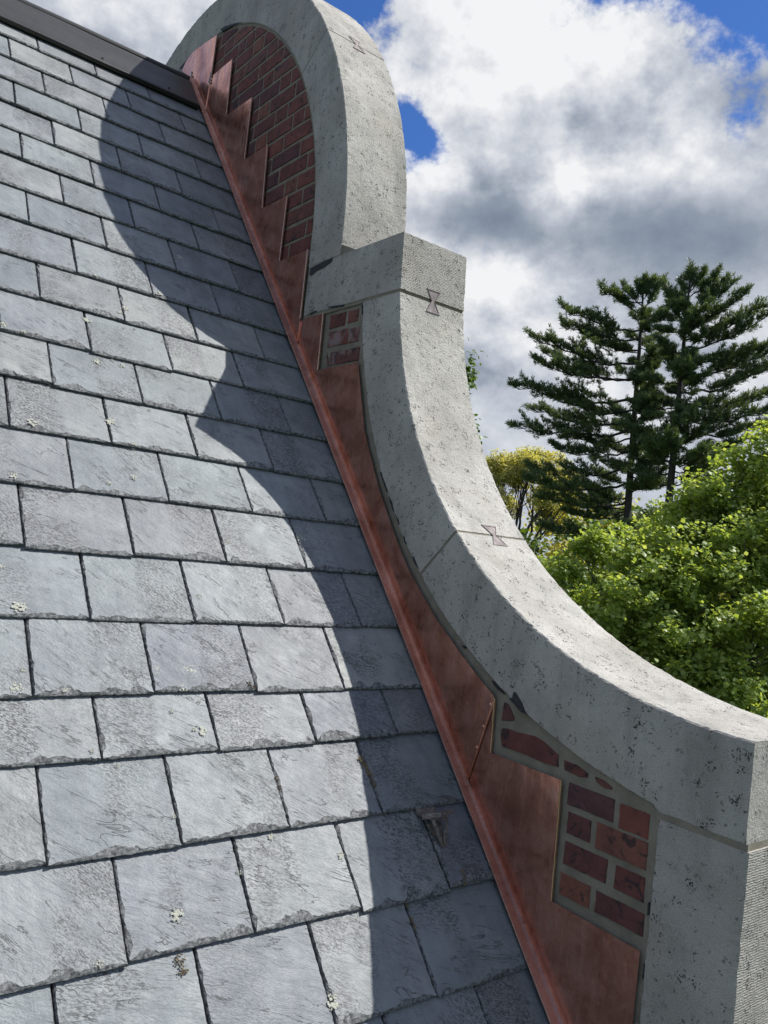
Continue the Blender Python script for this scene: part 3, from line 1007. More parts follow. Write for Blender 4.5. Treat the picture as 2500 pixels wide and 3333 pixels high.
# bricks ------------------------------------------------------------
def clip_arch(poly, r):
    res = poly
    for i in range(64):
        a = 2 * math.pi * i / 64
        nx_, ny_ = math.cos(a), math.sin(a)
        out = []
        for k in range(len(res)):
            p, q = res[k], res[(k + 1) % len(res)]
            dp = (p[0] - 3.9712) * nx_ + (p[1] - 1.1003) * ny_ - r
            dq = (q[0] - 3.9712) * nx_ + (q[1] - 1.1003) * ny_ - r
            if dp <= 0:
                out.append(p)
            if dp * dq < 0:
                f = dp / (dp - dq)
                out.append((p[0] + (q[0] - p[0]) * f, p[1] + (q[1] - p[1]) * f))
        res = out
        if len(res) < 3:
            return []
    return res


def area(p):
    return .5 * sum(p[i][0] * p[(i + 1) % len(p)][1] - p[(i + 1) % len(p)][0] * p[i][1] for i in range(len(p)))


def brick_mesh(poly, seedv, face=.0035, depth=.03, jit=.0013):
    """2-D outline on the wall (y,z) -> brick with ragged worn edges; coordinates about its centre"""
    if area(poly) < 0:
        poly = poly[::-1]
    cy = sum(p[0] for p in poly) / len(poly)
    cz = sum(p[1] for p in poly) / len(poly)
    pts = []
    for i in range(len(poly)):
        p, q = poly[i], poly[(i + 1) % len(poly)]
        n = max(1, int(math.dist(p, q) / .012))
        for k in range(n):
            f = k / n
            pts.append((p[0] + (q[0] - p[0]) * f - cy, p[1] + (q[1] - p[1]) * f - cz))
    n = len(pts)
    V, F = [], []
    for r, (ins, x) in enumerate(((0, depth), (0, face + .0028), (.0018, face))):
        for k, (y, z) in enumerate(pts):
            L = math.hypot(y, z) + 1e-6
            j = jit * nz(y * 120 + seedv, z * 120, 2) + jit * .8 * nz(y * 300, z * 300, seedv)
            m = min(1, ins / L) if r == 2 else 0
            yy, zz = y * (1 - m) + j * y / L * 1.3, z * (1 - m) + j * z / L * 1.3
            V.append((x + (.0010 * nz(y * 60, z * 60, seedv) if r == 2 else 0), yy, zz))
    for r in range(2):
        for k in range(n):
            k2 = (k + 1) % n
            F.append((r * n + k, (r + 1) * n + k, (r + 1) * n + k2, r * n + k2))
    F.append(tuple(2 * n + k for k in range(n))[::-1])
    return V, F, (0.0, cy, cz + CZ)


BED0, BEDH = 1.063, .0699
JOINTS = {0: [2.83], 1: [2.716], 2: [], 3: [2.771], 4: [2.924, 2.826], 5: [2.764, 2.984], 6: [2.834, 3.062], 7: [2.979, 3.13],
          8: [2.831, 2.921, 3.134, 3.237], 9: [2.976, 3.079, 3.27], 10: [2.928, 3.142, 3.243], 11: [2.978, 3.073, 3.249],
          12: [3.139, 3.231, 3.461], 13: [3.072, 3.288, 3.493], 14: [3.134, 3.229, 3.433], 15: [3.273, 3.372, 3.54],
          16: [3.37, 3.46, 3.534, 3.70], 17: [3.593, 3.692], 18: [3.56, 3.74]}
LEFT = {0: 2.90, 1: 2.90, 2: 2.88, 3: 2.90, 4: 3.10, 5: 3.10, 6: 3.10, 7: 3.12, 8: 3.33, 9: 3.33, 10: 3.33, 11: 3.33, 12: 3.58, 13: 3.58,
        14: 3.58, 15: 3.60, 16: 3.80, 17: 3.80, 18: 3.80}
bi = 0
for k in range(19):
    z0_, z1_ = BED0 + BEDH * k + .0065, BED0 + BEDH * (k + 1) - .0065
    ys = [2.3] + sorted(JOINTS[k]) + [LEFT[k]]
    for a, bb in zip(ys[:-1], ys[1:]):
        a2_, b2_ = a + .006, bb - .006
        if b2_ - a2_ < .012:
            continue
        dz = random.gauss(0, .0012)
        pl = clip_arch([(a2_, z0_ + dz), (b2_, z0_ + dz), (b2_, z1_ + dz), (a2_, z1_ + dz)], 1.315 - .013)
        if len(pl) < 3 or abs(area(pl)) < 3e-4:
            continue
        bi += 1
        V, F, c = brick_mesh(pl, bi * 3.7)
        obj('brick', mesh_of('brick', V, F, ['brick']), par, Matrix.Translation(c))
LOW = [[(1.445, -0.378), (1.442, -0.371), (1.428, -0.373), (1.403, -0.401), (1.404, -0.409), (1.445, -0.418)],
       [(1.442, -0.437), (1.423, -0.433), (1.389, -0.434), (1.331, -0.429), (1.302, -0.435), (1.255, -0.454), (1.251, -0.481), (1.292, -0.484), (1.364, -0.481), (1.436, -0.481), (1.445, -0.456)],
       [(1.237, -0.461), (1.201, -0.461), (1.175, -0.468), (1.166, -0.472), (1.167, -0.481), (1.192, -0.486), (1.233, -0.482)],
       [(1.146, -0.473), (1.122, -0.474), (1.097, -0.483), (1.099, -0.488), (1.12, -0.49), (1.142, -0.483)],
       [(1.217, -0.506), (1.088, -0.506), (1.088, -0.556), (1.217, -0.556)],
       [(1.074, -0.509), (0.999, -0.509), (0.999, -0.562), (1.074, -0.562)],
       [(1.210, -0.571), (1.144, -0.571), (1.144, -0.620), (1.210, -0.620)],
       [(1.129, -0.568), (0.997, -0.568), (0.997, -0.625), (1.129, -0.625)],
       [(1.211, -0.638), (1.092, -0.638), (1.092, -0.690), (1.211, -0.690)],
       [(1.071, -0.640), (0.996, -0.640), (0.996, -0.691), (1.071, -0.691)],
       [(1.214, -0.711), (1.129, -0.711), (1.129, -0.760), (1.214, -0.760)],
       [(1.114, -0.713), (0.990, -0.713), (0.990, -0.759), (1.114, -0.759)]]
MID = [[(2.468, 0.786), (2.369, 0.786), (2.369, 0.737), (2.468, 0.737)],
       [(2.353, 0.784), (2.293, 0.784), (2.293, 0.741), (2.353, 0.741)],
       [(2.467, 0.724), (2.343, 0.724), (2.343, 0.669), (2.467, 0.669)],
       [(2.336, 0.720), (2.276, 0.720), (2.276, 0.669), (2.336, 0.669)],
       [(2.440, 0.648), (2.262, 0.648), (2.262, 0.601), (2.440, 0.601)],
       [(2.464, 0.649), (2.450, 0.627), (2.446, 0.601), (2.458, 0.605)]]
for i, pl in enumerate(LOW + MID):
    V, F, c = brick_mesh(pl, 400 + i * 5.1, jit=.0011)
    obj('brick', mesh_of('brick', V, F, ['brick_limewashed' if i in (14, 15, 16) else 'brick']), par, Matrix.Translation(c))


# black pieces along the coping beds: shade of open gaps as colour, some old sealant
GAP_SHADE_SEAL = [[(2.6392, 0.992), (2.5937, 0.9954), (2.542, 0.9992), (2.4874, 1.0001), (2.4953, 0.9853), (2.5371, 0.9754), (2.5887, 0.9712), (2.6251, 0.9616), (2.6401, 0.9666)],
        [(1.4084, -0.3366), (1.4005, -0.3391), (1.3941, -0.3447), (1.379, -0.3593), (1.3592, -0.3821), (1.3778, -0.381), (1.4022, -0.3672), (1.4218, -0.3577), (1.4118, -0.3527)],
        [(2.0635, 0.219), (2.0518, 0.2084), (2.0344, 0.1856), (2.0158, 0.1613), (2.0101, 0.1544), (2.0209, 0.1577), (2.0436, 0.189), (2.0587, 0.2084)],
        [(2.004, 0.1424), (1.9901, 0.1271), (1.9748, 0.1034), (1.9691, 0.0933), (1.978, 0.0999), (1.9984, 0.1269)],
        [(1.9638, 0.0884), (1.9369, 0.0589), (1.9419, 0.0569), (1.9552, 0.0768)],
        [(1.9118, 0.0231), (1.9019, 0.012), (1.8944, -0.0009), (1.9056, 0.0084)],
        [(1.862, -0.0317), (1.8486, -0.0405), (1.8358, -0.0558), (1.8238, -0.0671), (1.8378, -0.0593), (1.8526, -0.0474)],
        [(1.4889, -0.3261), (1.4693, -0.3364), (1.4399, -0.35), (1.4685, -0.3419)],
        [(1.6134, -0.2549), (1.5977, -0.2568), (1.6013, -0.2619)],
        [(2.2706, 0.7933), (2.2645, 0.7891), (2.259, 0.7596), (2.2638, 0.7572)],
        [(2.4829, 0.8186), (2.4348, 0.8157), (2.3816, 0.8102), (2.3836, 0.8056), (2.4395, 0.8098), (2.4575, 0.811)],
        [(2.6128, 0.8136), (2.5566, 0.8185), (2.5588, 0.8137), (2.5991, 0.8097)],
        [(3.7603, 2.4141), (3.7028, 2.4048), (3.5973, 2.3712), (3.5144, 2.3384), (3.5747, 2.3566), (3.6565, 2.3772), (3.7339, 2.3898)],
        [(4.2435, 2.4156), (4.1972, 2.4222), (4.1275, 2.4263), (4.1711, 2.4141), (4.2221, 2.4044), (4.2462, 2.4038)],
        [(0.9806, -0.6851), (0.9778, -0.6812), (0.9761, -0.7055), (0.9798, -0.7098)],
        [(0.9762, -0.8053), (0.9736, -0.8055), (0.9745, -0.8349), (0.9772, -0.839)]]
for i, pl in enumerate(GAP_SHADE_SEAL):
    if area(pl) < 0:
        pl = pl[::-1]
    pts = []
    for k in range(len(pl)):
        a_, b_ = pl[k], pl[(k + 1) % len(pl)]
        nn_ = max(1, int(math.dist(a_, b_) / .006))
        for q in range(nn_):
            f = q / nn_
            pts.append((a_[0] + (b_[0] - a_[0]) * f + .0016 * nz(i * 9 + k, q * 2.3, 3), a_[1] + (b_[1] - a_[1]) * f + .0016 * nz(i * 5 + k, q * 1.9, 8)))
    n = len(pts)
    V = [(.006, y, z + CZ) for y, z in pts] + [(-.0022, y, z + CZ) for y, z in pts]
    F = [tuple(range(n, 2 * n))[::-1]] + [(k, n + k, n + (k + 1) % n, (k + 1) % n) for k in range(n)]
    obj('gap_shade_sealant', mesh_of('gap_shade_sealant', V, F, ['gap_shade_sealant']), par)


# lead dovetail cramps let into the coping joints
def cramp(fn, L=.040, W=.030, waist=.007):
    """fn(a, x, h): a along the coping, x across, h proud"""
    out = [(-L, -W), (-L, W), (0, waist), (L, W), (L, -W), (0, -waist)]
    n = len(out)
    ring0 = [fn(a, .142 + x, -.003) for a, x in out]
    ring1 = [fn(a, .142 + x, .0022) for a, x in out]
    ring2 = [fn(a * .90, .142 + x * .86, .0026) for a, x in out]
    ring3 = [fn(a * .86, .142 + x * .80, .0010) for a, x in out]
    V = ring0 + ring1 + ring2 + ring3
    F = []
    for r in range(3):
        F += [(r * n + k, r * n + (k + 1) % n, (r + 1) * n + (k + 1) % n, (r + 1) * n + k) for k in range(n)]
    b = 3 * n
    F += [(b, b + 1, b + 2, b + 5), (b + 5, b + 2, b + 3, b + 4)]
    return mesh_of('cramp', V, F, ['lead'])


def fn_arch(a, x, h):
    an = aj + a / AR1
    y, z = pol(AC, AR1 + h, an)
    return (x, y, z + CZ)


def fn_conc(a, x, h):
    an = cj + a / CR0
    y, z = pol(CC, CR0 - h, an)
    return (x + .008, y, z + CZ)


def fn_kne(a, x, h):
    y = 2.068 + .0745 * a if a >= 0 else CC[0] + math.sqrt(CR0 ** 2 - (.806 + a - CC[1]) ** 2)
    return (x, y - h, .806 + a + CZ)


for f_ in (fn_arch, fn_conc, fn_kne):
    obj('cramp', cramp(f_), par)

# ------------------------------------------------------------------ copper flashing
cop = thing('copper_flashing', (-.02, 2.6, CZ + SL * 2.6 + Z0), 'stepped copper flashing where the slates meet the parapet', 'flashing')


def rzz(y):
    return SL * y + Z0


SHEETS = [
    ([(4.19, 2.37), (4.15, 2.403), (4.069, 2.422), (3.921, 2.408), (3.769, 2.387), (3.779, 2.2), (3.788, 2.149)], 3.803, 4.02, -.0105),
    ([(3.86, 2.184), (3.775, 2.182), (3.559, 2.179), (3.551, 1.903), (3.299, 1.896), (3.300, 1.614), (3.094, 1.615), (3.074, 1.335), (2.869, 1.333),
      (2.871, 1.066), (2.661, 1.066), (2.658, .80), (2.656, .72)], 2.658, 3.84, -.0080),
    ([(2.73, .797), (2.657, .797), (2.502, .798), (2.496, .589), (2.248, .590), (2.23, .535), (2.196, .439), (2.169, .36), (2.142, .308), (2.049, .157),
      (1.975, .059), (1.919, -.013), (1.866, -.072), (1.818, -.116), (1.726, -.195), (1.622, -.268), (1.532, -.326), (1.47, -.362), (1.471, -.396)], 1.532, 2.75, -.0055),
    ([(1.53, -.36), (1.469, -.366), (1.463, -.504), (1.232, -.505), (1.226, -.78), (.987, -.786)], .990, 1.62, -.0030)]
for si, (top, ylo, yhi, x) in enumerate(SHEETS):
    # densify and roughen the cut edge slightly
    pl = []
    for i in range(len(top) - 1):
        p, q = top[i], top[i + 1]
        n = max(1, int(math.dist(p, q) / .02))
        for k in range(n):
            f = k / n
            amp = .0018 if si == 2 and p[1] < .59 else .0006
            pl.append((p[0] + (q[0] - p[0]) * f + amp * nz(i * 3.3 + k, si, 1), p[1] + (q[1] - p[1]) * f + amp * nz(i * 2.1 + k, si, 5)))
    pl.append(top[-1])
    up = .012                                     # the bend sits this far above the slates
    foot_hi = (yhi, rzz(yhi) + up)
    foot_lo = (ylo, rzz(ylo) + up)
    V = [(x, y, z + CZ) for y, z in pl]
    ntop = len(V)
    nf = max(8, int((yhi - ylo) / .03))
    foot = [(ylo + (yhi - ylo) * i / nf) for i in range(nf + 1)]
    V += [(x, y, rzz(y) + up + CZ) for y in foot]
    F = [tuple(range(len(V)))]
    sheet = obj('copper_sheet', mesh_of('copper_sheet', V, F, ['copper']), cop)
    # foot flange: bend, cant and hemmed edge lying over the slates
    g = Geo()
    pr = [(x, .0115), (x - .002, .0108), (x - .012 + .001 * si, .0085), (-.0225, .0078), (-.0232, .0098), (-.0352, .0090), (-.0362, .0065), (-.0352, .0048), (-.012, .0048)]
    us = [y / RC for y in foot]
    for j, u in enumerate(us):
        wv = .0010 * nz(u * 5, si * 7.0) + .0004 * nz(u * 23, si)
        g.v += [tuple(roofp(px + (wv if kk > 1 else 0), u, ph + .0007 * nz(u * 7, si + 3) + (.0012 if si in (0, 2) else 0))) for kk, (px, ph) in enumerate(pr)]
    n = len(pr)
    for j in range(len(us) - 1):
        for kk in range(n - 1):
            g.f.append((j * n + kk, j * n + kk + 1, (j + 1) * n + kk + 1, (j + 1) * n + kk))
            g.m.append(0)
    g.f.append(tuple(range(n)))
    g.m.append(0)
    obj('foot_flange', g.mesh('foot_flange', ['copper_worn']), sheet)
    # folded hems on the upright step edges
    for i in range(len(top) - 1):
        p, q = top[i], top[i + 1]
        upright = abs(p[0] - q[0]) < .03 and p[1] - q[1] > .10
        if upright or (si == 0 and i == 5):
            g = Geo()
            m_ = 14
            prev = None
            vs = []
            for k in range(m_ + 1):
                f = k / m_
                y = p[0] + (q[0] - p[0]) * f + .0007 * nz(f * 12, i, si)
                z = p[1] + (q[1] - p[1]) * f
                vs += [(x - .0004, y + .0024, z + CZ), (x - .0024, y + .0022, z + CZ), (x - .0028, y + .0003, z + CZ), (x - .0020, y - .0012, z + CZ), (x + .0035, y - .0014, z + CZ)]
            g.add(vs, [(k * 5 + c, k * 5 + c + 1, k * 5 + c + 6, k * 5 + c + 5) for k in range(m_) for c in range(4)])
            obj('hem', g.mesh('hem', ['copper_edge']), sheet)
    # lapped lower edge of the upper sheets
    laps = {0: [(3.788, 2.149), (3.803, rzz(3.803) + .02)], 1: [(2.656, .79), (2.658, rzz(2.658) + .03)], 2: [(1.471, -.375), (1.532, rzz(1.532) + .02)]}
    if si in laps:
        p, q = laps[si]
        g = Geo()
        vs = []
        for k in range(15):
            f = k / 14
            y, z = p[0] + (q[0] - p[0]) * f, p[1] + (q[1] - p[1]) * f
            vs += [(x - .0002, y + .0028, z + CZ), (x - .0012, y + .0025, z + CZ), (x - .0015, y, z + CZ), (x - .0010, y - .0010, z + CZ), (x + .002, y - .0012, z + CZ)]
        g.add(vs, [(k * 5 + c, k * 5 + c + 1, k * 5 + c + 6, k * 5 + c + 5) for k in range(14) for c in range(4)])
        obj('lap_fold', g.mesh('lap_fold', ['copper_edge' if si == 0 else 'copper']), sheet)
    if si == 2:
        for (y, z) in ((1.4795, -.385), (1.496, -.445), (1.512, -.503), (1.62, -.52)):
            g = Geo()
            g.tube([(x + .001, y, z + CZ), (x - .0018, y, z + CZ), (x - .0026, y, z + CZ)], [.0042, .0042, .0022], 10)
            obj('rivet', g.mesh('rivet', ['copper_edge']), sheet)
    if si == 0:
        # solder run where the capping is sealed to the copper
        g = Geo()
        for k in range(34):
            f = k / 33
            c = Vector((x - .002 + random.uniform(-.003, .001), 4.045 - .115 * f + random.gauss(0, .006), 2.30 - .19 * f + random.gauss(0, .006) + CZ))
            s = random.uniform(.004, .009)
            g.tube([c + Vector((0, 0, -s)), c, c + Vector((0, 0, s))], [s * .4, s * .8, s * .3], 6)
        for k in range(10):
            c = Vector((x - .002, 3.785 + random.gauss(0, .006), 2.20 - .006 * k + CZ))
            s = random.uniform(.004, .008)
            g.tube([c + Vector((0, 0, -s)), c, c + Vector((0, 0, s))], [s * .4, s * .8, s * .3], 6)
        so = obj('solder_run', g.mesh('solder_run', ['solder']), sheet)
        so['kind'] = 'stuff'

# ------------------------------------------------------------------ snow guard
sg = thing('snow_guard', roofp(-.16, 2.27, 0), 'old folded metal snow guard under a slate beside the copper', 'snow guard')


def plate(pts, th, name, parent, mat='weathered_bronze'):
    """thin bent plate from roof-space quads (x,u,h)"""
    P3 = [roofp(*p) for p in pts]
    nrm = (P3[1] - P3[0]).cross(P3[2] - P3[0]).normalized() * th
    n = len(P3)
    V = [p + nrm * .5 for p in P3] + [p - nrm * .5 for p in P3]
    F = [tuple(range(n)), tuple(range(2 * n - 1, n - 1, -1))] + [(i, n + i, n + (i + 1) % n, (i + 1) % n) for i in range(n)]
    return obj(name, mesh_of(name, V, F, [mat]), parent)


plate([(-.194, 2.315, -0.0078), (-.131, 2.315, -0.0078), (-.128, 2.288, -0.0073), (-.192, 2.288, -0.0073)], .003, 'strap', sg)
plate([(-.192, 2.289, -0.0044), (-.128, 2.289, -0.0044), (-.133, 2.262, 0.0284), (-.186, 2.262, 0.0284)], .003, 'upstand', sg)
plate([(-.200, 2.271, 0.0123), (-.162, 2.262, 0.0376), (-.160, 2.272, 0.0399), (-.196, 2.283, 0.0169)], .0035, 'wing', sg)
plate([(-.161, 2.262, 0.0376), (-.108, 2.270, 0.0215), (-.108, 2.281, 0.0238), (-.160, 2.273, 0.0399)], .0035, 'wing', sg)
plate([(-.184, 2.262, 0.0261), (-.176, 2.262, 0.0284), (-.150, 2.205, -0.0015), (-.157, 2.205, -0.0038)], .0035, 'brace', sg)
plate([(-.139, 2.262, 0.0284), (-.132, 2.262, 0.0261), (-.143, 2.205, -0.0038), (-.150, 2.205, -0.0015)], .0035, 'brace', sg)
plate([(-.182, 2.261, 0.0008), (-.134, 2.261, 0.0008), (-.146, 2.208, -0.0044), (-.154, 2.208, -0.0044)], .002, 'sole', sg)


# ------------------------------------------------------------------ trees
def leaves_mesh(name, centres, normals, size, mat, rng, droop=.35):
    """folded six-point leaves"""
    n = len(centres)
    C = np.asarray(centres)
    N = np.asarray(normals)
    N = N / (np.linalg.norm(N, axis=1, keepdims=True) + 1e-9)
    A = rng.normal(size=(n, 3))
    A[:, 2] -= droop * 3
    A -= N * (A * N).sum(1, keepdims=True)
    A /= np.linalg.norm(A, axis=1, keepdims=True) + 1e-9
    B = np.cross(N, A)
    s = size * rng.uniform(.6, 1.25, size=(n, 1))
    fold = rng.uniform(.15, .4, size=(n, 1))
    p0 = C - A * s * .5
    p1 = C + A * s * .55 - N * s * .12
    l0 = C - A * s * .12 + B * s * .52 - N * s * fold * .5
    l1 = C + A * s * .26 + B * s * .34 - N * s * fold * .4
    r0 = C - A * s * .12 - B * s * .52 - N * s * fold * .5
    r1 = C + A * s * .26 - B * s * .34 - N * s * fold * .4
    V = np.stack([p0, l0, l1, p1, r1, r0], 1).reshape(-1, 3)
    i = np.arange(n)[:, None] * 6
    F = np.concatenate([i + np.array([[0, 1, 2, 3]]), i + np.array([[0, 3, 4, 5]])], 0)
    return big_mesh(name, V, F, [mat])


def limb(g, a, b, r0, r1, rs, sag=.0, n=7, sides=7, wob=.06):
    a, b = Vector(a), Vector(b)
    L = (b - a).length
    pts, rad = [], []
    off = Vector((rs.uniform(-1, 1), rs.uniform(-1, 1), rs.uniform(-.4, .6))) * L * wob
    for i in range(n + 1):
        f = i / n
        p = a.lerp(b, f) + off * math.sin(math.pi * f) + Vector((0, 0, sag * L * math.sin(math.pi * f)))
        p += Vector((rs.gauss(0, 1), rs.gauss(0, 1), rs.gauss(0, 1))) * L * .008
        pts.append(p)
        rad.append(r0 + (r1 - r0) * f)
    g.tube(pts, rad, sides)
    return pts


def leafy_tree(name, label, cat_group, base, trunk_top, tr, lobes, nleaf, leaf, mat, bark, sd_, shell=.55, twigs=16, droop=.35):
    rs = random.Random(sd_)
    rng = np.random.default_rng(sd_)
    t = thing(name, base, label, 'tree', cat_group)
    g = Geo()
    base = Vector(base)
    tt = Vector(trunk_top)
    spine = limb(g, base - Vector((0, 0, .3)), tt, tr, tr * .55, rs, n=10, sides=10, wob=.03)
    cs, ns = [], []
    tot = sum(l[3] ** 2 for l in lobes)
    # a few main limbs fork from the trunk; every leaf mass hangs on the nearest of them
    mains = []
    npm = max(3, min(9, len(lobes) // 5))
    ctr = [Vector(lobes[rs.randrange(len(lobes))][:3]) for _ in range(npm)]
    for _ in range(4):
        acc = [[] for _ in ctr]
        for l in lobes:
            v = Vector(l[:3])
            acc[min(range(npm), key=lambda q: (ctr[q] - v).length)].append(v)
        ctr = [sum(a_, Vector()) / len(a_) if a_ else ctr[q] for q, a_ in enumerate(acc)]
    for q, c in enumerate(ctr):
        k = int((.62 + .36 * q / npm) * (len(spine) - 1))
        mains.append(limb(g, spine[k], spine[k].lerp(c, .86), tr * .46, tr * .15, rs, sag=-.05, n=9, sides=8, wob=.09))
    for (x, y, z, r) in lobes:
        c = Vector((x, y, z))
        mn = min(mains, key=lambda m_: (m_[-1] - c).length)
        st = mn[rs.randint(5, len(mn) - 1)]
        inner = c - Vector((0, 0, r * .35))
        pts = limb(g, st, inner, tr * .14, tr * .05, rs, sag=-.04, n=8, sides=6, wob=.10)
        nl = int(nleaf * r * r / tot)
        # twigs reach into the lobe, leaves hang in tufts along and at the end of each
        nt = max(6, int(twigs * (r / .6) ** 2))
        per = max(3, nl // (nt * 4))
        for _ in range(nt):
            dirn = rng.normal(size=3)
            dirn[2] = dirn[2] * .8 + .35
            dirn /= np.linalg.norm(dirn)
            reach = r * (shell + (1.08 - shell) * rng.random() ** .6)
            e = c + Vector(dirn * reach)
            limb(g, pts[rng.integers(4, len(pts))], e, tr * .045, tr * .012, rs, sag=-.05, n=4, sides=4)
            for q in range(4):
                o = np.array(e) + rng.normal(size=3) * r * (.10 if q == 0 else .22)
                cl = o + rng.normal(size=(per, 3)) * np.array([1, 1, .75]) * leaf * 1.25
                cs.append(cl)
                nn = rng.normal(size=(per, 3)) * .55 + np.array([0.25, -.1, .85]) + dirn * .5
                ns.append(nn)
    obj('trunk', g.mesh('trunk', [bark], True), t)
    obj('crown', leaves_mesh('crown', np.concatenate(cs), np.concatenate(ns), leaf, mat, rng, droop), t)
    return t


MAPLE = [(12.12, 7.31, 13.05, 0.52), (11.2, 7.95, 12.15, 0.52), (11.92, 7.66, 12.10, 0.68), (10.24, 8.44, 11.15, 0.50), (9.46, 8.65, 11.10, 0.40),
         (9.27, 8.88, 10.64, 0.42), (10.13, 7.71, 10.72, 0.79), (11.15, 7.0, 11.1, 0.87), (9.35, 7.97, 10.26, 0.61), (10.0, 7.0, 9.94, 0.76),
         (10.41, 6.25, 10.07, 0.76), (9.7, 7.47, 9.62, 0.56), (9.81, 6.32, 9.25, 0.64), (10.06, 5.84, 9.13, 0.6), (12.56, 6.41, 12.35, 1.0),
         (12.21, 5.98, 10.63, 1.2), (12.73, 7.22, 13.55, 0.42), (11.4, 8.2, 9.8, 1.1), (9.3, 7.3, 9.0, .7), (10.6, 7.6, 8.6, 1.2), (8.9, 8.3, 9.6, .6), (11.7, 8.4, 11.0, 1.0), (10.9, 8.7, 10.2, .9), (12.2, 7.2, 11.6, 1.0)]
leafy_tree('maple_tree', 'bright green leafy maple close behind the lower coping', None, (11.3, 7.3, 0), (11.4, 7.3, 10.6), .20, MAPLE, 105000, .072, 'maple_leaf', 'bark', 21)
leafy_tree('maple_tree', 'slender tree showing only a few leafy twigs past the coping edge', None, (8.0, 11.5, 0), (8.15, 11.35, 12.6), .13,
           [(8.15, 11.45, 13.9, .55), (8.25, 11.35, 14.35, .40), (8.45, 11.12, 13.1, .42), (8.0, 11.5, 13.2, .7), (7.9, 11.6, 12.3, .8)], 4200, .095, 'green_leaf', 'bark', 34, twigs=12)


# limbs of the two pines: (foot on the trunk, tip)
PINE_A = [((28.93,22.69,23.02),(27.63,23.65,23.34)),((28.91,22.72,22.51),(28.28,23.48,23.34)),((28.92,22.71,21.77),(26.56,24.75,22.36)),((28.87,22.78,21.41),(26.9,25.2,21.89)),((28.88,22.76,20.82),(27.57,24.48,21.39)),((28.91,22.72,20.24),(24.85,24.82,20.64)),((28.94,22.67,19.66),(25.02,24.53,19.5)),((28.95,22.66,19.52),(27.1,25.97,20.57)),((29.0,22.6,18.65),(24.76,25.53,18.54)),((29.03,22.56,18.14),(26.22,24.51,18.1)),((29.06,22.52,17.64),(27.3,26.73,17.97)),((29.08,22.49,17.28),(25.51,25.95,16.89)),((29.1,22.46,16.85),(27.78,24.98,16.72)),((29.15,22.39,16.28),(26.79,24.81,15.97)),((29.21,22.32,15.57),(26.52,25.82,14.98)),((29.25,22.25,14.85),(25.25,24.64,14.31)),((29.3,22.18,14.07),(26.8,25.47,13.76)),((29.35,22.12,13.44),(28.14,24.65,13.2)),((29.39,22.06,12.73),(26.77,24.97,12.32)),((29.05,22.53,22.73),(29.54,22.01,23.87)),((29.01,22.58,22.15),(29.91,21.47,23.0)),((28.99,22.61,20.98),(29.23,21.51,20.75)),((28.96,22.66,21.27),(29.59,21.99,21.48)),((29.02,22.57,19.96),(29.52,21.87,20.07)),((29.09,22.48,18.95),(29.35,21.82,19.16)),((29.14,22.4,17.58),(29.28,21.61,17.71)),((29.25,22.26,16.36),(30.15,21.43,16.7)),((29.29,22.2,15.58),(29.71,21.44,15.78)),((29.35,22.12,14.58),(29.65,21.77,14.7)),((29.04,22.54,23.02),(29.04,22.57,24.02)),((29.02,22.57,23.1),(29.29,22.27,23.92)),((29.01,22.58,22.88),(28.69,23.31,23.72)),((29.02,22.58,23.17),(28.85,22.75,23.81))]
PINE_B = [((28.55,19.75,22.15),(28.04,20.83,23.16)),((28.56,19.73,21.2),(27.75,20.64,21.12)),((28.53,19.78,20.38),(28.26,20.65,20.22)),((28.53,19.78,19.03),(27.93,21.33,19.18)),((28.53,19.77,18.21),(27.3,20.54,18.1)),((28.51,19.81,17.67),(27.58,20.42,17.37)),((28.54,19.76,16.66),(27.82,20.3,16.23)),((28.53,19.78,15.52),(28.26,20.68,15.62)),((28.62,19.64,22.69),(28.92,18.95,23.46)),((28.64,19.61,21.95),(29.36,18.53,23.1)),((28.66,19.59,21.34),(29.15,17.8,22.55)),((28.65,19.6,20.79),(29.75,17.34,22.07)),((28.63,19.63,20.45),(29.55,16.99,21.58)),((28.62,19.64,19.98),(29.43,17.14,20.27)),((28.62,19.64,19.3),(30.22,16.83,20.42)),((28.62,19.65,18.63),(30.39,16.48,19.9)),((28.61,19.66,18.15),(31.19,17.16,18.74)),((28.57,19.72,17.54),(30.47,16.99,17.93)),((28.56,19.73,17.0),(31.0,17.48,17.39)),((28.58,19.71,16.33),(30.27,17.97,16.56)),((28.56,19.74,15.66),(30.18,18.43,16.02)),((28.54,19.77,14.72),(29.4,18.58,14.97)),((28.59,19.68,22.97),(28.44,19.82,23.73)),((28.6,19.67,22.83),(28.84,19.46,23.68)),((28.61,19.65,22.56),(28.44,20.19,23.36)),((28.62,19.65,22.15),(29.47,18.9,23.41)),((28.62,19.64,21.74),(28.35,20.03,22.41))]


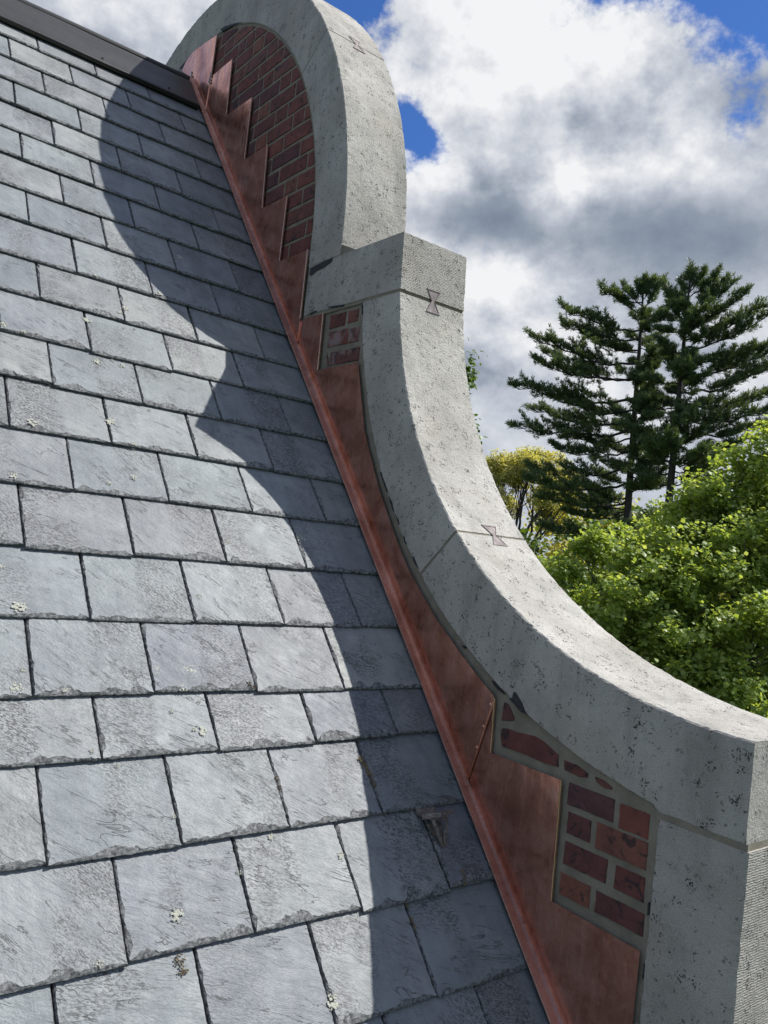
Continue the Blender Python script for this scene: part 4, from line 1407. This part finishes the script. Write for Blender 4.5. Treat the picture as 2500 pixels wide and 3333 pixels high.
def pine(name, label, base, top, limbs, sd_, group):
    rs = random.Random(sd_)
    rng = np.random.default_rng(sd_)
    t = thing(name, base, label, 'tree', group)
    base, top = Vector(base), Vector(top)
    g = Geo()
    axis = [base.lerp(top, f) + Vector((.05 * nz(f * 5, sd_), .05 * nz(f * 5, sd_ + 9), 0)) for f in np.linspace(0, 1, 24)]
    g.tube(axis, [.27 * (1 - f) ** .75 + .02 for f in np.linspace(0, 1, 24)], 9)
    todo = [(Vector(a), Vector(b)) for a, b in limbs]
    zs = sorted(a.z for a, _ in todo)
    lo, hi = zs[0], zs[-1]
    # limbs reaching towards and away from the viewer fill the depth of the crown
    for k in range(44):
        z = lo + (hi - lo) * .94 * (k + rs.random()) / 44
        w = (z - lo) / (hi - lo)
        az = rs.choice((RAD(232), RAD(52))) + rs.gauss(0, .75)
        L = (3.2 - 2.3 * w) * rs.uniform(.5, 1.0)
        f = (z - base.z) / (top.z - base.z)
        a = base.lerp(top, f)
        todo.append((a, a + Vector((math.cos(az) * L, math.sin(az) * L, L * rs.uniform(.0, .22 + .5 * w)))))
    tc, td = [], []
    for a, b in todo:
        f = min(.985, (a.z - base.z) / (top.z - base.z))
        a = base.lerp(top, f)
        v = b - a
        L = v.length
        pts = []
        for q in range(11):
            s_ = q / 10
            p = a + v * s_ + Vector((0, 0, -.075 * L * math.sin(math.pi * s_ ** .8)))
            p += Vector((rs.gauss(0, 1), rs.gauss(0, 1), rs.gauss(0, 1))) * L * .014 * min(1, q)
            pts.append(p)
        g.tube(pts, [.060 * (L / 5) ** .7 * (1 - .86 * q / 10) + .007 for q in range(11)], 5, cap=False)
        gapph = rs.uniform(0, 50)
        nt = int(10 + L * 9)
        for q in range(nt):
            s_ = .20 + .80 * (q + rs.random()) / nt
            if s_ < .9 and nz(s_ * L * 1.3, gapph) > .42:
                continue
            i_ = min(9, int(s_ * 10))
            p = pts[i_].lerp(pts[i_ + 1], s_ * 10 - i_)
            d = (pts[i_ + 1] - pts[i_]).normalized()
            side = d.cross(Vector((0, 0, 1)))
            if side.length < .1:
                side = Vector((1, 0, 0))
            side.normalize()
            sgn = 1 if q % 2 else -1
            ln = (.26 + L * .22 * (1.12 - s_ * .8)) * rs.uniform(.55, 1.35)
            dd = (d * rs.uniform(.7, 1.2) + side * sgn * rs.uniform(.15, .95) + Vector((0, 0, rs.uniform(-.05, .85)))).normalized()
            if s_ > .9:
                dd = (d + Vector((0, 0, .45)) + side * rs.uniform(-.3, .3)).normalized()
            e = p + dd * ln
            g.tube([p, p.lerp(e, .5) + Vector((0, 0, -.02)), e], [.012, .009, .005], 4, cap=False)
            m = int(3 + ln * 8)
            for r in range(m):
                ff = .25 + .75 * (r + rs.random()) / m
                c = p.lerp(e, ff) + Vector((rs.gauss(0, .05), rs.gauss(0, .05), rs.gauss(.03, .035)))
                tc.append(c)
                td.append((dd * .8 + Vector((0, 0, .7)) + Vector((rs.gauss(0, .3), rs.gauss(0, .3), rs.gauss(0, .2)))).normalized())
    obj('trunk', g.mesh('trunk', ['bark_dark'], True), t)
    C = np.array(tc)
    D = np.array(td)
    n, K = len(C), 12
    C = np.repeat(C, K, 0)
    D = np.repeat(D, K, 0) + rng.normal(size=(n * K, 3)) * .55
    D /= np.linalg.norm(D, axis=1, keepdims=True)
    S_ = np.cross(D, rng.normal(size=(n * K, 3)))
    S_ /= np.linalg.norm(S_, axis=1, keepdims=True)
    ln = rng.uniform(.11, .22, size=(n * K, 1))
    wd = .015
    V = np.stack([C - S_ * wd * .5, C + S_ * wd * .5, C + D * ln + S_ * wd * .7, C + D * ln - S_ * wd * .7], 1).reshape(-1, 3)
    F = (np.arange(n * K)[:, None] * 4 + np.arange(4)[None]).astype(np.int32)
    obj('crown', big_mesh('crown', V, F, ['pine_needles']), t)
    return t


pine('pine_tree', 'tall dark pine on the left of the pair, nearer the coping', (29.4, 22.05, 0), (29.03, 22.55, 24.0), PINE_A, 4, 'pair of tall pines')
pine('pine_tree', 'tall dark pine on the right of the pair, partly behind the maple', (28.5, 19.8, 0), (28.48, 19.85, 23.7), PINE_B, 9, 'pair of tall pines')

# yellow-green tree and the trees beyond the lawn
YEL = []
rs = random.Random(77)
for i in range(60):
    a = rs.uniform(0, 6.283)
    el_ = math.asin(rs.random() ** .7)
    q = 4.7 * rs.uniform(.72, 1.0)
    YEL.append((49.7 + q * math.cos(el_) * math.cos(a), 47.6 + q * math.cos(el_) * math.sin(a), 15.1 + 1.08 * q * math.sin(el_) - .5 * rs.random(), rs.uniform(.6, .95)))
leafy_tree('oak_tree', 'distant tree with sparse yellow blossoming crown left of the pines', None, (49.8, 47.55, 0), (49.7, 47.6, 13.4), .34, YEL, 46000, .15, 'yellow_leaf', 'bark', 41, twigs=9)


def far_tree(name, label, x, y, h, r, mat, sd_, group='trees beyond the lawn', n=6500, leaf=.34):
    rs = random.Random(sd_)
    lob = []
    for i in range(20):
        a = rs.uniform(0, 6.283)
        zz = h * (.34 + .58 * rs.random())
        rr = r * math.sqrt(max(.05, 1 - ((zz / h - .58) / .42) ** 2))
        q = math.sqrt(rs.random())
        lob.append((x + rr * q * math.cos(a), y + rr * q * math.sin(a), zz, r * rs.uniform(.22, .36)))
    leafy_tree(name, label, group, (x, y, 0), (x, y, h * .62), .32, lob, n, leaf, mat, 'bark_dark', sd_, twigs=2)


far_tree('broadleaf_tree', 'low yellow-green tree just right of the yellow crown', 58, 48, 17.5, 4.5, 'yellow_leaf', 51)
far_tree('broadleaf_tree', 'dull green tree under the yellow crown beside the coping', 44, 44, 13.0, 3.2, 'green_leaf', 52)
far_tree('broadleaf_tree', 'pale yellow-green tree in the gap between the pine trunks', 58, 37, 17.0, 5.0, 'yellow_leaf', 53)
far_tree('broadleaf_tree', 'green tree low behind the pine trunk nearer the coping', 47, 35, 15.0, 4.6, 'green_leaf', 54)
far_tree('broadleaf_tree', 'green tree low between the right pine and the maple', 52, 30, 15.5, 5.0, 'green_leaf', 55)
far_tree('broadleaf_tree', 'dark tree behind the right pine at the frame edge', 50, 24, 13.0, 5.0, 'far_leaf', 56)
far_tree('broadleaf_tree', 'hazy green tree farthest beside the coping edge', 66, 70, 13.5, 6.0, 'far_leaf', 57)
